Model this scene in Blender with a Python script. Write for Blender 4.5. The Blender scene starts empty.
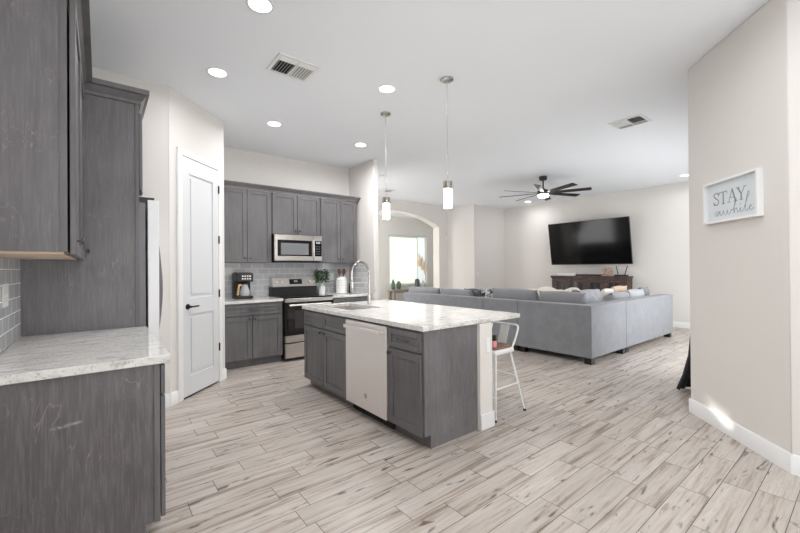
import bpy, bmesh, math, random
from mathutils import Matrix, Vector
random.seed(7)
scn = bpy.context.scene
COL = scn.collection
# ------------------------------------------------------------------ camera, world, light, exposure
CAM_H, CEIL = 1.33, 3.13
F_PX, YAW, PITCH, ROLL = 378.74, math.radians(51.631), math.radians(0.241), math.radians(-0.431)
fw = Vector((math.cos(YAW), math.sin(YAW), 0)); rt = Vector((math.sin(YAW), -math.cos(YAW), 0)); up = Vector((0, 0, 1))
fw2 = fw*math.cos(PITCH) + up*math.sin(PITCH); up2 = -fw*math.sin(PITCH) + up*math.cos(PITCH)
r3 = rt*math.cos(ROLL) + up2*math.sin(ROLL); u3 = -rt*math.sin(ROLL) + up2*math.cos(ROLL)
cd = bpy.data.cameras.new('camera'); cam = bpy.data.objects.new('camera', cd); COL.objects.link(cam)
cd.sensor_width = 36; cd.lens = F_PX/800*36; cd.clip_start = 0.05
cam.matrix_world = Matrix(((r3.x, u3.x, -fw2.x, 0), (r3.y, u3.y, -fw2.y, 0), (r3.z, u3.z, -fw2.z, CAM_H), (0, 0, 0, 1)))
scn.camera = cam
vs = scn.view_settings
vs.view_transform = 'Standard'; vs.look = 'None'; vs.exposure = 0.42; vs.gamma = 1.0; vs.use_curve_mapping = False
w = bpy.data.worlds.new('world'); scn.world = w; w.use_nodes = True
w.node_tree.nodes['Background'].inputs[0].default_value = (0.85, 0.93, 1.0, 1)
w.node_tree.nodes['Background'].inputs[1].default_value = 1.0
def area(name, loc, direction, sx, sy, power, color=(1, 1, 1), shape='RECTANGLE', spread=180):
    l = bpy.data.lights.new(name, 'AREA'); l.shape = shape; l.size = sx; l.size_y = sy; l.energy = power; l.color = color
    l.spread = math.radians(spread)
    o = bpy.data.objects.new(name, l); COL.objects.link(o); o.location = loc
    o.rotation_euler = Vector(direction).to_track_quat('-Z', 'Y').to_euler()
    return o
# daylight through the glazed doors of the nook behind the camera and of the living room's near wall
area('nook_daylight', (1.5, -3.38, 1.45), (0, 1, 0.8), 3.4, 2.3, 86, (0.93, 0.97, 1.0))
area('living_daylight', (7.2, 1.13, 1.3), (0, 1, 0.15), 3.6, 2.2, 82, (0.93, 0.97, 1.0))

area('passage_fill', (3.66, 6.95, 1.5), (1, 0.15, 0.1), 1.5, 2.2, 42, (0.99, 0.99, 1.0))  # added unseen fill that lifts the arch and living room walls
area('left_side_fill', (-0.38, -1.2, 1.3), (1, 0.1, 0.9), 2.6, 2.2, 36, (0.93, 0.97, 1.0))  # added fill beside the camera for right wall and ceiling; no door built
for lx_, ly_ in ((2.65, 0.75), (1.45, 1.25), (0.45, 0.4), (1.9, -0.9)):
    area('recessed_or_fill_lamp', (lx_, ly_, CEIL-.02), (0, 0, -1), .14, .14, 6, (0.98, .985, 1.0), 'DISK', 170)  # added fill lamps out of view, without fixtures

sl_ = bpy.data.lights.new('sun', 'SUN'); sl_.energy = 7; sl_.angle = math.radians(0.5); sl_.color = (1.0, 0.97, 0.92)
so = bpy.data.objects.new('sun', sl_); COL.objects.link(so); so.rotation_euler = Vector((4.4, 1.85, -1.7)).to_track_quat('-Z', 'Y').to_euler()

# ------------------------------------------------------------------ helpers
class P:
    def __init__(s): s.bm = bmesh.new()
    def _v(s, co, M):
        v = Vector(co)
        return s.bm.verts.new(M @ v if M else v)
    def box(s, a, b, M=None):
        (x0, y0, z0), (x1, y1, z1) = a, b
        v = [s._v(c, M) for c in ((x0,y0,z0),(x1,y0,z0),(x1,y1,z0),(x0,y1,z0),(x0,y0,z1),(x1,y0,z1),(x1,y1,z1),(x0,y1,z1))]
        for f in ((0,3,2,1),(4,5,6,7),(0,1,5,4),(1,2,6,5),(2,3,7,6),(3,0,4,7)): s.bm.faces.new([v[i] for i in f])
        return s
    def prism(s, poly, z0, z1, M=None):
        lo = [s._v((x, y, z0), M) for x, y in poly]; hi = [s._v((x, y, z1), M) for x, y in poly]
        n = len(poly)
        for i in range(n): s.bm.faces.new((lo[i], lo[(i+1)%n], hi[(i+1)%n], hi[i]))
        s.bm.faces.new(lo[::-1]); s.bm.faces.new(hi)
        return s
    def lathe(s, prof, c=(0,0,0), seg=20, M=None, cap=True):
        rings = []
        for r, z in prof:
            rings.append([s._v((c[0]+r*math.cos(2*math.pi*k/seg), c[1]+r*math.sin(2*math.pi*k/seg), c[2]+z), M) for k in range(seg)])
        for a, b in zip(rings, rings[1:]):
            for k in range(seg): s.bm.faces.new((a[k], a[(k+1)%seg], b[(k+1)%seg], b[k]))
        if cap:
            s.bm.faces.new(rings[0][::-1]); s.bm.faces.new(rings[-1])
        return s
    def tube(s, pts, r, seg=10, M=None, closed=False):
        pts = [Vector(p) for p in pts]; n = len(pts); rings = []
        rr = r if isinstance(r, (list, tuple)) else [r]*n
        nrm = None
        for i, p in enumerate(pts):
            a = pts[(i-1) % n] if (closed or i > 0) else p
            b = pts[(i+1) % n] if (closed or i < n-1) else p
            t = (b-a).normalized()
            if nrm is None:
                h = Vector((0,0,1)) if abs(t.z) < 0.9 else Vector((1,0,0))
                nrm = t.cross(h).normalized()
            nrm = (nrm - t*nrm.dot(t)).normalized(); bi = t.cross(nrm)
            rings.append([s._v(p + (nrm*math.cos(2*math.pi*k/seg) + bi*math.sin(2*math.pi*k/seg))*rr[i], M) for k in range(seg)])
        pr = list(zip(rings, rings[1:])) + ([(rings[-1], rings[0])] if closed else [])
        for a, b in pr:
            for k in range(seg): s.bm.faces.new((a[k], a[(k+1)%seg], b[(k+1)%seg], b[k]))
        if not closed:
            s.bm.faces.new(rings[0][::-1]); s.bm.faces.new(rings[-1])
        return s
    def pillow(s, w, d, h, M, n=14, e=0.42, lump=0.0, seed=0):
        rnd = random.Random(seed)
        ph = [rnd.uniform(0, 6.28) for _ in range(6)]
        def zz(u, v):
            base = max(0, (1-u**2)*(1-v**2))**e
            l = 1 + lump*(math.sin(3.1*u+ph[0])*math.cos(2.7*v+ph[1]) + (0.5 if lump < .2 else 1.0)*math.sin((6.3 if lump < .2 else 9.5)*u+ph[2]+2*v)*math.sin((5.1 if lump < .2 else 8.5)*v+ph[3]))
            return base*l
        grid = {}
        for sg in (1, -1):
            for i in range(n+1):
                for j in range(n+1):
                    u = math.sin(math.pi/2*(2*i/n-1)); v = math.sin(math.pi/2*(2*j/n-1))
                    edge = i in (0, n) or j in (0, n)
                    if sg == -1 and edge: grid[(sg,i,j)] = grid[(1,i,j)]; continue
                    pin = 1-0.06*(u*u*v*v < 0.9)*abs(u*v)
                    grid[(sg,i,j)] = s._v((u*w/2*pin*(1-0.05*(1-v*v)*0), v*d/2*pin, sg*zz(u, v)*h/2), M)
            for i in range(n):
                for j in range(n):
                    q = [grid[(sg,i,j)], grid[(sg,i+1,j)], grid[(sg,i+1,j+1)], grid[(sg,i,j+1)]]
                    s.bm.faces.new(q if sg == 1 else q[::-1])
        return s
    def blob(s, c, rx, ry, rz, e=1.0, nu=18, nv=10, M=None):
        f = lambda x: math.copysign(abs(x)**e, x)
        prof = []
        rings = []
        for j in range(nv+1):
            b = -math.pi/2 + math.pi*j/nv
            if j in (0, nv):
                rings.append([s._v((c[0], c[1], c[2]+f(math.sin(b))*rz), M)]); continue
            rings.append([s._v((c[0]+f(math.cos(b))*f(math.cos(2*math.pi*k/nu))*rx, c[1]+f(math.cos(b))*f(math.sin(2*math.pi*k/nu))*ry, c[2]+f(math.sin(b))*rz), M) for k in range(nu)])
        for a, b in zip(rings, rings[1:]):
            for k in range(nu):
                q = [a[k % len(a)], a[(k+1) % len(a)], b[(k+1) % len(b)], b[k % len(b)]]
                q2 = []
                for x in q:
                    if x not in q2: q2.append(x)
                if len(q2) > 2: s.bm.faces.new(q2)
        return s
    def quad(s, a, b, c, d):
        s.bm.faces.new([s._v(x, None) for x in (a, b, c, d)]); return s

def wloc(o):
    v = Vector((0,0,0))
    while o is not None: v = v + o.location; o = o.parent
    return v
def build(p, name, mat, parent=None, bev=0.0, loc=None, seg=1, recalc=True):
    if recalc: bmesh.ops.recalc_face_normals(p.bm, faces=p.bm.faces)
    off = wloc(parent) if parent else Vector(loc or (0,0,0))
    if off.length: bmesh.ops.translate(p.bm, vec=-off, verts=p.bm.verts)
    me = bpy.data.meshes.new(name); p.bm.to_mesh(me); p.bm.free()
    for f in me.polygons: f.use_smooth = True
    me.set_sharp_from_angle(angle=math.radians(35))
    me.materials.append(mat)
    o = bpy.data.objects.new(name, me); COL.objects.link(o)
    if parent: o.parent = parent
    else: o.location = off
    if bev:
        m = o.modifiers.new('bevel', 'BEVEL'); m.width = bev; m.segments = seg; m.limit_method = 'ANGLE'; m.angle_limit = math.radians(50)
    return o
def tag(o, label, cat, group=None):
    o['label'] = label; o['category'] = cat
    if group: o['group'] = group
    return o
def thing(name, label, cat, loc=(0,0,0), group=None):
    o = bpy.data.objects.new(name, None); COL.objects.link(o); o.location = loc; o.empty_display_size = 0.1
    return tag(o, label, cat, group)
def struct(p, name, mat, parent=None, bev=0.0, seg=1, label=None):
    o = build(p, name, mat, parent, bev, seg=seg)
    if parent is None: o['kind'] = 'structure'
    return o
def frame(o, u, n):
    u = Vector(u).normalized(); n = Vector(n).normalized(); o = Vector(o)
    return Matrix(((u.x, n.x, 0, o.x), (u.y, n.y, 0, o.y), (u.z, n.z, 1, o.z), (0,0,0,1)))
def axis(o, n):      # local z along n
    n = Vector(n).normalized(); h = Vector((0,0,1)) if abs(n.z) < 0.9 else Vector((1,0,0))
    a = h.cross(n).normalized(); b = n.cross(a); o = Vector(o)
    return Matrix(((a.x, b.x, n.x, o.x), (a.y, b.y, n.y, o.y), (a.z, b.z, n.z, o.z), (0,0,0,1)))
def spline(pts, n=8):
    pts = [Vector(p) for p in pts]; out = []
    for i in range(len(pts)-1):
        p0 = pts[max(i-1,0)]; p1 = pts[i]; p2 = pts[i+1]; p3 = pts[min(i+2, len(pts)-1)]
        for k in range(n):
            t = k/n
            out.append(0.5*((2*p1) + (p2-p0)*t + (2*p0-5*p1+4*p2-p3)*t*t + (-p0+3*p1-3*p2+p3)*t**3))
    return out + [pts[-1]]

# ------------------------------------------------------------------ materials
def srgb(r, g, b):
    f = lambda c: (c/255/12.92) if c/255 <= 0.04045 else ((c/255+0.055)/1.055)**2.4
    return (f(r), f(g), f(b), 1)
class N:
    def __init__(s, name):
        s.m = bpy.data.materials.new(name); s.m.use_nodes = True; s.t = s.m.node_tree
        s.b = s.t.nodes['Principled BSDF']
    def n(s, typ, **kw):
        x = s.t.nodes.new(typ)
        for k, v in kw.items(): setattr(x, k, v)
        return x
    def l(s, a, b): s.t.links.new(a, b)
    def val(s, sock, v):
        if hasattr(v, 'links') or hasattr(v, 'is_linked'): s.l(v, sock)
        else: sock.default_value = v
    def math(s, op, a, b=0.0, c=None):
        x = s.n('ShaderNodeMath', operation=op); s.val(x.inputs[0], a); s.val(x.inputs[1], b)
        if c is not None: s.val(x.inputs[2], c)
        return x.outputs[0]
    def mix(s, f, a, b, blend='MIX'):
        x = s.n('ShaderNodeMix', data_type='RGBA', blend_type=blend); s.val(x.inputs[0], f); s.val(x.inputs[6], a); s.val(x.inputs[7], b)
        return x.outputs[2]
    def pos(s):
        g = s.n('ShaderNodeNewGeometry'); return g.outputs['Position']
    def xyz(s, v):
        x = s.n('ShaderNodeSeparateXYZ'); s.l(v, x.inputs[0]); return x.outputs
    def comb(s, x, y, z):
        c = s.n('ShaderNodeCombineXYZ'); s.val(c.inputs[0], x); s.val(c.inputs[1], y); s.val(c.inputs[2], z); return c.outputs[0]
    def noise(s, vec, scale, detail=3, rough=0.5, dist=0.0):
        x = s.n('ShaderNodeTexNoise'); s.l(vec, x.inputs['Vector']); x.inputs['Scale'].default_value = scale
        x.inputs['Detail'].default_value = detail; x.inputs['Roughness'].default_value = rough; x.inputs['Distortion'].default_value = dist
        return x.outputs['Fac']
    def ramp(s, f, stops):
        x = s.n('ShaderNodeValToRGB'); s.l(f, x.inputs[0]); e = x.color_ramp.elements
        while len(e) < len(stops): e.new(0.5)
        for i, (p, c) in enumerate(stops): e[i].position = p; e[i].color = c if isinstance(c, tuple) else (c, c, c, 1)
        return x.outputs[0]
    def scale(s, v, sc):
        x = s.n('ShaderNodeVectorMath', operation='MULTIPLY'); s.l(v, x.inputs[0]); x.inputs[1].default_value = sc; return x.outputs[0]
    def bump(s, h, strength=0.2, dist=0.01):
        x = s.n('ShaderNodeBump'); x.inputs['Strength'].default_value = strength; x.inputs['Distance'].default_value = dist
        s.l(h, x.inputs['Height']); s.l(x.outputs[0], s.b.inputs['Normal'])
    def set(s, col=None, rough=None, metal=None, spec=None, coat=None, trans=None, emit=None, estr=None, sheen=None, aniso=None):
        b = s.b.inputs
        if col is not None: s.val(b['Base Color'], col)
        if rough is not None: s.val(b['Roughness'], rough)
        if metal is not None: b['Metallic'].default_value = metal
        if spec is not None: b['Specular IOR Level'].default_value = spec
        if coat is not None: b['Coat Weight'].default_value = coat; b['Coat Roughness'].default_value = 0.08
        if trans is not None: b['Transmission Weight'].default_value = trans
        if emit is not None: b['Emission Color'].default_value = emit; b['Emission Strength'].default_value = estr
        if sheen is not None: b['Sheen Weight'].default_value = sheen
        if aniso is not None: b['Anisotropic'].default_value = aniso
        return s.m
def plain(name, rgb, rough=0.5, metal=0.0, var=0.06, sc=30, **kw):
    a = N(name); c = srgb(*rgb)
    f = a.noise(a.pos(), sc, 2)
    d = tuple(max(0, x*(1-var)) for x in c[:3]) + (1,); e = tuple(min(1, x*(1+var)) for x in c[:3]) + (1,)
    return a.set(a.mix(f, d, e), rough, metal, **kw)

def m_wall(name, rgb, bump=0.12, sc=90):
    a = N(name); c = srgb(*rgb); p = a.pos()
    f = a.noise(p, 2.0, 2)
    a.set(a.mix(f, tuple(x*0.985 for x in c[:3])+(1,), c), 0.75, spec=0.25)
    a.bump(a.noise(p, sc, 3, 0.6), bump, 0.004)
    return a.m
WALL = m_wall('wall_paint', (227, 223, 218))
CEILM = m_wall('ceiling_paint', (244, 247, 251), 0.2, 45)
WHITE = plain('white_trim_paint', (236, 236, 236), 0.4, var=0.01)
DOORW = plain('white_door_paint', (220, 221, 222), 0.38, var=0.01)
def m_floor():
    a = N('wood_look_tile'); X, Y, Z = a.xyz(a.pos())
    ry = a.math('DIVIDE', a.math('SUBTRACT', Y, 0.607), 0.1545)
    row = a.math('FLOOR', ry); fy = a.math('FRACT', ry)
    wn = a.n('ShaderNodeTexWhiteNoise', noise_dimensions='1D'); a.l(row, wn.inputs['W'])
    rx = a.math('ADD', a.math('DIVIDE', X, 0.62), wn.outputs['Value'])
    colm = a.math('FLOOR', rx); fx = a.math('FRACT', rx)
    w2 = a.n('ShaderNodeTexWhiteNoise', noise_dimensions='3D'); a.l(a.comb(colm, row, 3.7), w2.inputs['Vector'])
    idv, idc = w2.outputs['Value'], a.xyz(w2.outputs['Color'])
    dy = a.math('MULTIPLY', a.math('MINIMUM', fy, a.math('SUBTRACT', 1.0, fy)), 0.1545)
    dx = a.math('MULTIPLY', a.math('MINIMUM', fx, a.math('SUBTRACT', 1.0, fx)), 0.62)
    g = a.math('LESS_THAN', a.math('MINIMUM', dy, dx), 0.0019)
    # grain runs along the plank; each plank has its own offset
    ox = a.math('MULTIPLY', idc[0], 37.0); oy = a.math('MULTIPLY', idc[1], 53.0)
    gv = a.comb(a.math('ADD', a.math('MULTIPLY', X, 1.3), ox), a.math('ADD', a.math('MULTIPLY', Y, 22.0), oy), idc[2])
    n1 = a.noise(gv, 1.0, 6, 0.62, 0.35)
    gv2 = a.comb(a.math('ADD', a.math('MULTIPLY', X, 5.0), oy), a.math('ADD', a.math('MULTIPLY', Y, 70.0), ox), 0.0)
    n2 = a.noise(gv2, 1.0, 3, 0.6, 0.3)
    kv = a.comb(a.math('ADD', a.math('MULTIPLY', X, 4.5), ox), a.math('ADD', a.math('MULTIPLY', Y, 21.0), oy), 5.0)
    n3 = a.noise(kv, 1.0, 3, 0.55, 0.6)
    base = a.ramp(n1, [(0.28, srgb(122, 106, 94)), (0.38, srgb(164, 150, 138)), (0.48, srgb(194, 185, 177)), (0.75, srgb(208, 201, 195))])
    base = a.mix(a.math('MULTIPLY', a.ramp(n2, [(0.45, 0.0), (0.72, 1.0)]), 0.45), base, srgb(160, 145, 132))
    knots = a.ramp(n3, [(0.615, 0.0), (0.70, 1.0)])
    base = a.mix(a.math('MULTIPLY', knots, 0.88), base, srgb(88, 76, 68))
    tint = a.mix(idv, (0.88, 0.87, 0.86, 1), (1.0, 1.0, 1.0, 1))
    base = a.mix(1.0, base, tint, 'MULTIPLY')
    base = a.mix(a.math('MULTIPLY', g, 0.9), base, srgb(92, 82, 75))
    a.set(base, a.math('ADD', 0.33, a.math('MULTIPLY', g, 0.4)), spec=0.4)
    a.bump(a.math('SUBTRACT', a.math('MULTIPLY', n1, 0.15), g), 0.25, 0.002)
    return a.m
FLOOR = m_floor()
def m_cab(name, rgb, veneer=False, scuff=False, rough=0.36):
    a = N(name); p = a.pos(); X, Y, Z = a.xyz(p); c = srgb(*rgb)
    dk = tuple(x*0.72 for x in c[:3])+(1,); lt = tuple(min(1, x*1.28) for x in c[:3])+(1,)
    v = a.comb(a.math('MULTIPLY', X, 22.0), a.math('MULTIPLY', Y, 22.0), a.math('MULTIPLY', Z, 1.6))
    n1 = a.noise(v, 1.0, 4, 0.6, 0.5)
    n0 = a.noise(p, 2.6, 3, 0.5, 0.4)
    f = a.math('ADD', a.math('MULTIPLY', n1, 0.5), a.math('MULTIPLY', n0, 0.55))
    col = a.mix(a.ramp(f, [(0.3, 0.0), (0.7, 1.0)]), dk, lt)
    if veneer:
        v2 = a.comb(a.math('MULTIPLY', X, 3.4), a.math('MULTIPLY', Y, 3.4), a.math('MULTIPLY', Z, 1.0))
        n2 = a.noise(v2, 1.5, 4, 0.55, 0.6)
        fr = a.math('FRACT', a.math('MULTIPLY', n2, 15.0))
        line = a.ramp(fr, [(0.0, 1.0), (0.035, 0.75), (0.09, 0.0), (1.0, 0.0)])
        br = a.ramp(a.noise(p, 5.0, 2), [(0.45, 0.0), (0.65, 1.0)])
        col = a.mix(a.math('MULTIPLY', a.math('MULTIPLY', line, br), 0.38), col, srgb(186, 170, 168))
        fib = a.noise(a.comb(a.math('MULTIPLY', X, 130.0), a.math('MULTIPLY', Y, 130.0), a.math('MULTIPLY', Z, 9.0)), 1.0, 2)
        col = a.mix(a.math('MULTIPLY', a.ramp(fib, [(0.45, 0.0), (0.7, 1.0)]), 0.30), col, srgb(140, 134, 136))
    if scuff:   # a pale scrape across the end panel
        t = a.math('SUBTRACT', a.math('MULTIPLY', a.math('SUBTRACT', X, -0.10), 0.11), a.math('SUBTRACT', Z, 0.655))
        mk = a.math('MULTIPLY', a.ramp(a.math('ABSOLUTE', t), [(0.0, 1.0), (0.009, 0.0)]), a.ramp(a.math('ABSOLUTE', a.math('SUBTRACT', X, -0.115)), [(0.03, 1.0), (0.065, 0.0)]))
        col = a.mix(a.math('MULTIPLY', a.math('MULTIPLY', mk, a.ramp(a.noise(p, 60, 2), [(0.35, 0.1), (0.6, 1.0)])), 0.6), col, srgb(190, 190, 196))
    a.set(col, rough, spec=0.42)
    return a.m
CAB = m_cab('grey_stained_wood', (102, 100, 101))
CABV = m_cab('grey_stained_veneer', (104, 102, 104), True)
CABL = m_cab('grey_stained_scuffed_veneer', (96, 93, 95), True, True)
def m_granite(axis_x=False):
    a = N('white_speckled_granite'); p = a.pos(); X, Y, Z = a.xyz(p)
    v = a.comb(a.math('MULTIPLY', X, 3.0), a.math('MULTIPLY', Y, 10.0), a.math('MULTIPLY', Z, 6.0))
    n1 = a.noise(v, 2.2, 5, 0.7, 0.8); n2 = a.noise(p, 55, 3, 0.65); n3 = a.noise(p, 120, 2, 0.5)
    col = a.ramp(n1, [(0.3, srgb(182, 180, 178)), (0.48, srgb(226, 224, 220)), (0.7, srgb(240, 239, 236))])
    col = a.mix(a.ramp(n2, [(0.58, 0.0), (0.68, 0.7)]), col, srgb(150, 147, 148))
    col = a.mix(a.ramp(n3, [(0.66, 0.0), (0.72, 0.75)]), col, srgb(96, 93, 96))
    a.set(col, 0.07, spec=0.55)
    return a.m
GRAN = m_granite()
def m_tile(name, along):    # along: 'x' or 'y' wall direction
    a = N(name); X, Y, Z = a.xyz(a.pos()); U = X if along == 'x' else Y
    th, tw = 0.0855, 0.172
    rz = a.math('DIVIDE', a.math('SUBTRACT', Z, 0.912), th); row = a.math('FLOOR', rz); fz = a.math('FRACT', rz)
    ru = a.math('ADD', a.math('DIVIDE', U, tw), a.math('MULTIPLY', a.math('MODULO', row, 2.0), 0.5)); fu = a.math('FRACT', ru)
    dz = a.math('MULTIPLY', a.math('MINIMUM', fz, a.math('SUBTRACT', 1.0, fz)), th)
    du = a.math('MULTIPLY', a.math('MINIMUM', fu, a.math('SUBTRACT', 1.0, fu)), tw)
    g = a.math('LESS_THAN', a.math('MINIMUM', dz, du), 0.0021)
    wn = a.n('ShaderNodeTexWhiteNoise', noise_dimensions='3D'); a.l(a.comb(a.math('FLOOR', ru), row, 1.0), wn.inputs['Vector'])
    col = a.mix(wn.outputs['Value'], srgb(192, 193, 196), srgb(210, 210, 213))
    col = a.mix(g, col, srgb(252, 252, 250))
    a.set(col, a.math('ADD', 0.12, a.math('MULTIPLY', g, 0.6)), spec=0.55)
    a.bump(a.math('SUBTRACT', 1.0, g), 0.3, 0.002)
    return a.m
TILEX = m_tile('grey_subway_tile_back', 'x'); TILEY = m_tile('grey_subway_tile_side', 'y')
def m_steel(name, rgb, rough=0.28, hor=True):
    a = N(name); X, Y, Z = a.xyz(a.pos()); c = srgb(*rgb)
    v = a.comb(a.math('MULTIPLY', X, 1.5), a.math('MULTIPLY', Y, 1.5), a.math('MULTIPLY', Z, 160.0))
    n = a.noise(v, 1.5, 2)
    a.set(a.mix(n, tuple(x*0.94 for x in c[:3])+(1,), c), a.math('ADD', rough-0.04, a.math('MULTIPLY', n, 0.08)), 1.0)
    return a.m
STEEL = m_steel('brushed_stainless', (205, 200, 196), 0.3)
STEELP = m_steel('pale_stainless', (238, 233, 229), 0.40); STEELP.node_tree.nodes['Principled BSDF'].inputs['Metallic'].default_value = 0.72
NICK = plain('brushed_nickel', (196, 192, 188), 0.22, 1.0, var=0.02)
COPPER = plain('warm_nickel_cap', (178, 170, 164), 0.25, 1.0, var=0.02)
BLACKG = plain('black_glass', (14, 14, 15), 0.06, var=0.02)
BLACK = plain('black_plastic', (17, 17, 18), 0.4)
STEELD = plain('grey_fridge_handle', (128, 127, 130), 0.3, 0.7)
BRONZE = plain('dark_bronze', (44, 40, 40), 0.35, 0.6)
PEWTER = plain('dark_pewter_metal', (92, 90, 92), 0.3, 0.8)
DARK = plain('shadow_black', (18, 18, 20), 0.7)
OUTP = plain('white_plastic', (238, 238, 236), 0.35, var=0.01)
SLOT = plain('grey_slot', (120, 120, 122), 0.5)
def m_fabric(name, rgb, var=0.16, rough=0.9):
    a = N(name); p = a.pos(); c = srgb(*rgb)
    n1 = a.noise(p, 7, 4, 0.6, 0.5); X, Y, Z = a.xyz(p)
    n2 = a.noise(a.comb(a.math('MULTIPLY', X, 60.0), a.math('MULTIPLY', Y, 60.0), a.math('MULTIPLY', Z, 26.0)), 3.0, 2)
    f = a.math('ADD', a.math('MULTIPLY', n1, 0.6), a.math('MULTIPLY', n2, 0.4))
    a.set(a.mix(f, tuple(x*(1-var) for x in c[:3])+(1,), tuple(min(1, x*(1+var)) for x in c[:3])+(1,)), rough, spec=0.15, sheen=0.25)
    a.bump(n2, 0.25, 0.003)
    return a.m
SOFA = m_fabric('grey_velour', (130, 131, 135), .38)
SOFAC = m_fabric('grey_cushion_velour', (138, 138, 141))
SILVER = m_fabric('silver_grey_plush', (152, 153, 157), 0.35)
CREAM = m_fabric('cream_plush', (228, 220, 208), 0.1)
PATT = N('dark_grey_patterned_fabric')
_v = PATT.ramp(PATT.noise(PATT.pos(), 14, 3, 0.6, 1.0), [(0.42, srgb(64, 64, 68)), (0.58, srgb(214, 214, 214))]); PATT = PATT.set(_v, 0.9, spec=0.1)
_p = N('ribbed_charcoal_print_fabric')
_v = _p.ramp(_p.noise(_p.pos(), 22, 3, 0.6, 1.0), [(0.5, srgb(92, 92, 96)), (0.66, srgb(150, 150, 152))]); PATC = _p.set(_v, 0.9, spec=0.1)
def glow(name, rgb, strength):
    a = N(name); c = srgb(*rgb); return a.set((0.8, 0.8, 0.8, 1), 0.5, emit=c, estr=strength)
LAMP = glow('lamp_diffuser_lit', (255, 250, 242), 6.0)
FANL = glow('fan_light_lit', (255, 252, 246), 10.0)
TUBE = glow('pendant_glass_lit', (255, 250, 244), 16.0)
DAY = glow('daylit_pane', (214, 242, 202), 0.72)
DAYB = glow('daylit_side_pane', (206, 222, 230), 0.6)
WOODT = plain('warm_brown_wood', (136, 104, 86), 0.45, var=0.25, sc=14)
WOODD = N('distressed_dark_wood')
_X, _Y, _Z = WOODD.xyz(WOODD.pos())
_n = WOODD.noise(WOODD.comb(WOODD.math('MULTIPLY', _X, 12.0), WOODD.math('MULTIPLY', _Y, 3.0), WOODD.math('MULTIPLY', _Z, 12.0)), 2.0, 4, 0.6, 0.8)
WOODD = WOODD.set(WOODD.ramp(_n, [(0.3, srgb(52, 40, 38)), (0.55, srgb(84, 64, 58)), (0.75, srgb(120, 100, 92))]), 0.5)
STOOLW = plain('white_powder_coat', (238, 239, 238), 0.3, var=0.01)
LEAF = plain('green_leaf', (70, 104, 60), 0.5, var=0.35, sc=60)
CACT = plain('grey_green_plant', (96, 110, 96), 0.7, var=0.3, sc=40)
CER = plain('white_ceramic', (240, 240, 238), 0.25, var=0.01)
CANE = plain('pampas_cream', (246, 220, 196), 0.95, var=0.2, sc=30)
CURT = plain('dark_drape', (44, 44, 52), 0.85, var=0.2, sc=20)

# ------------------------------------------------------------------ structure
CZ = CEIL
struct(P().box((-0.7, -3.7, -0.05), (10.6, 10.8, 0.0)), 'floor', FLOOR)
struct(P().box((-0.7, -3.7, CZ), (10.6, 10.8, CZ+0.05)), 'ceiling', CEILM)
MYZ = Matrix(((0,0,1,0),(1,0,0,0),(0,1,0,0),(0,0,0,1)))
H1, H2, H3, H4 = (-.943, 1.977), (-1.08, 1.808), (-1.062, 1.676), (-.988, 1.816)  # gap and bar in the unseen wall part, shaped to cast the sun patch
p = P().box((-0.55, -.90, 0), (-0.41, 4.45, CZ)).box((-0.55, -3.6, 0), (-0.41, -1.12, CZ))
p.prism([(-1.062, 0), (-1.12, 0), (-1.12, CZ), (-.943, CZ), H1, H2, H3], -.425, -.41, MYZ).prism([(-1.062, 0), H3, H4, H1, (-.943, CZ), (-.90, CZ), (-.90, 0)], -.425, -.41, MYZ)
p.prism([(-.950, 1.945), (-1.08, 1.785), (-1.08, 1.771), (-.952, 1.931)], -.425, -.41, MYZ)
struct(p, 'wall_left', WALL)
struct(P().box((-0.41, 4.30, 0), (0.53, 4.45, CZ)), 'wall_alcove', WALL)
struct(P().prism([(0.53, 4.295), (1.19, 4.955), (1.19, 5.93), (1.09, 5.93), (1.09, 5.0), (0.53, 4.45)], 0, CZ), 'wall_pantry', WALL)
struct(P().box((1.09, 5.93, 0), (3.62, 6.05, CZ)), 'wall_kitchen', WALL)
struct(P().box((3.53, 5.14, 0), (3.625, 5.93, CZ)), 'wall_stub', WALL, bev=0.012, seg=2)
struct(P().box((3.50, 6.05, 0), (3.62, 7.86, CZ)), 'wall_passage', WALL)
# arched wall
pts = [(3.62, 0), (4.55, 0), (4.55, 2.50)]
for k in range(1, 24):
    x = 4.55 + (7.67-4.55)*k/24; d = x-6.11; pts.append((x, 2.84-(3.86-math.sqrt(max(0, 3.86**2-d*d)))))
pts += [(7.67, 2.50), (7.67, 0), (8.0, 0), (8.0, CZ), (3.62, CZ)]
MA = Matrix(((1,0,0,0),(0,0,1,0),(0,1,0,0),(0,0,0,1)))
struct(P().prism(pts, 7.86, 8.11, MA), 'wall_arch', WALL)
struct(P().prism([(8.0, 7.86), (8.37, 7.15), (8.45, 7.30), (8.37, 8.11), (8.0, 8.11)], 0, CZ), 'wall_angle', WALL)
struct(P().box((8.37, 7.15, 0), (9.80, 7.30, CZ)), 'wall_north', WALL)
struct(P().box((9.80, 0.93, 0), (9.95, 7.30, CZ)), 'wall_media', WALL)
struct(P().box((4.35, 0.93, 0), (9.80, 1.07, CZ)), 'wall_south', WALL)
struct(P().prism([(4.22, 1.07), (3.46, 0.35), (3.62, 0.29), (4.35, 0.93), (4.35, 1.07)], 0, CZ), 'wall_right', WALL, bev=0.012, seg=2)
struct(P().box((3.46, -3.5, 0), (3.60, 0.35, CZ)), 'wall_nook', WALL)
struct(P().box((-0.41, -3.6, 0), (3.60, -3.5, CZ)), 'wall_rear', WALL)
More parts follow.
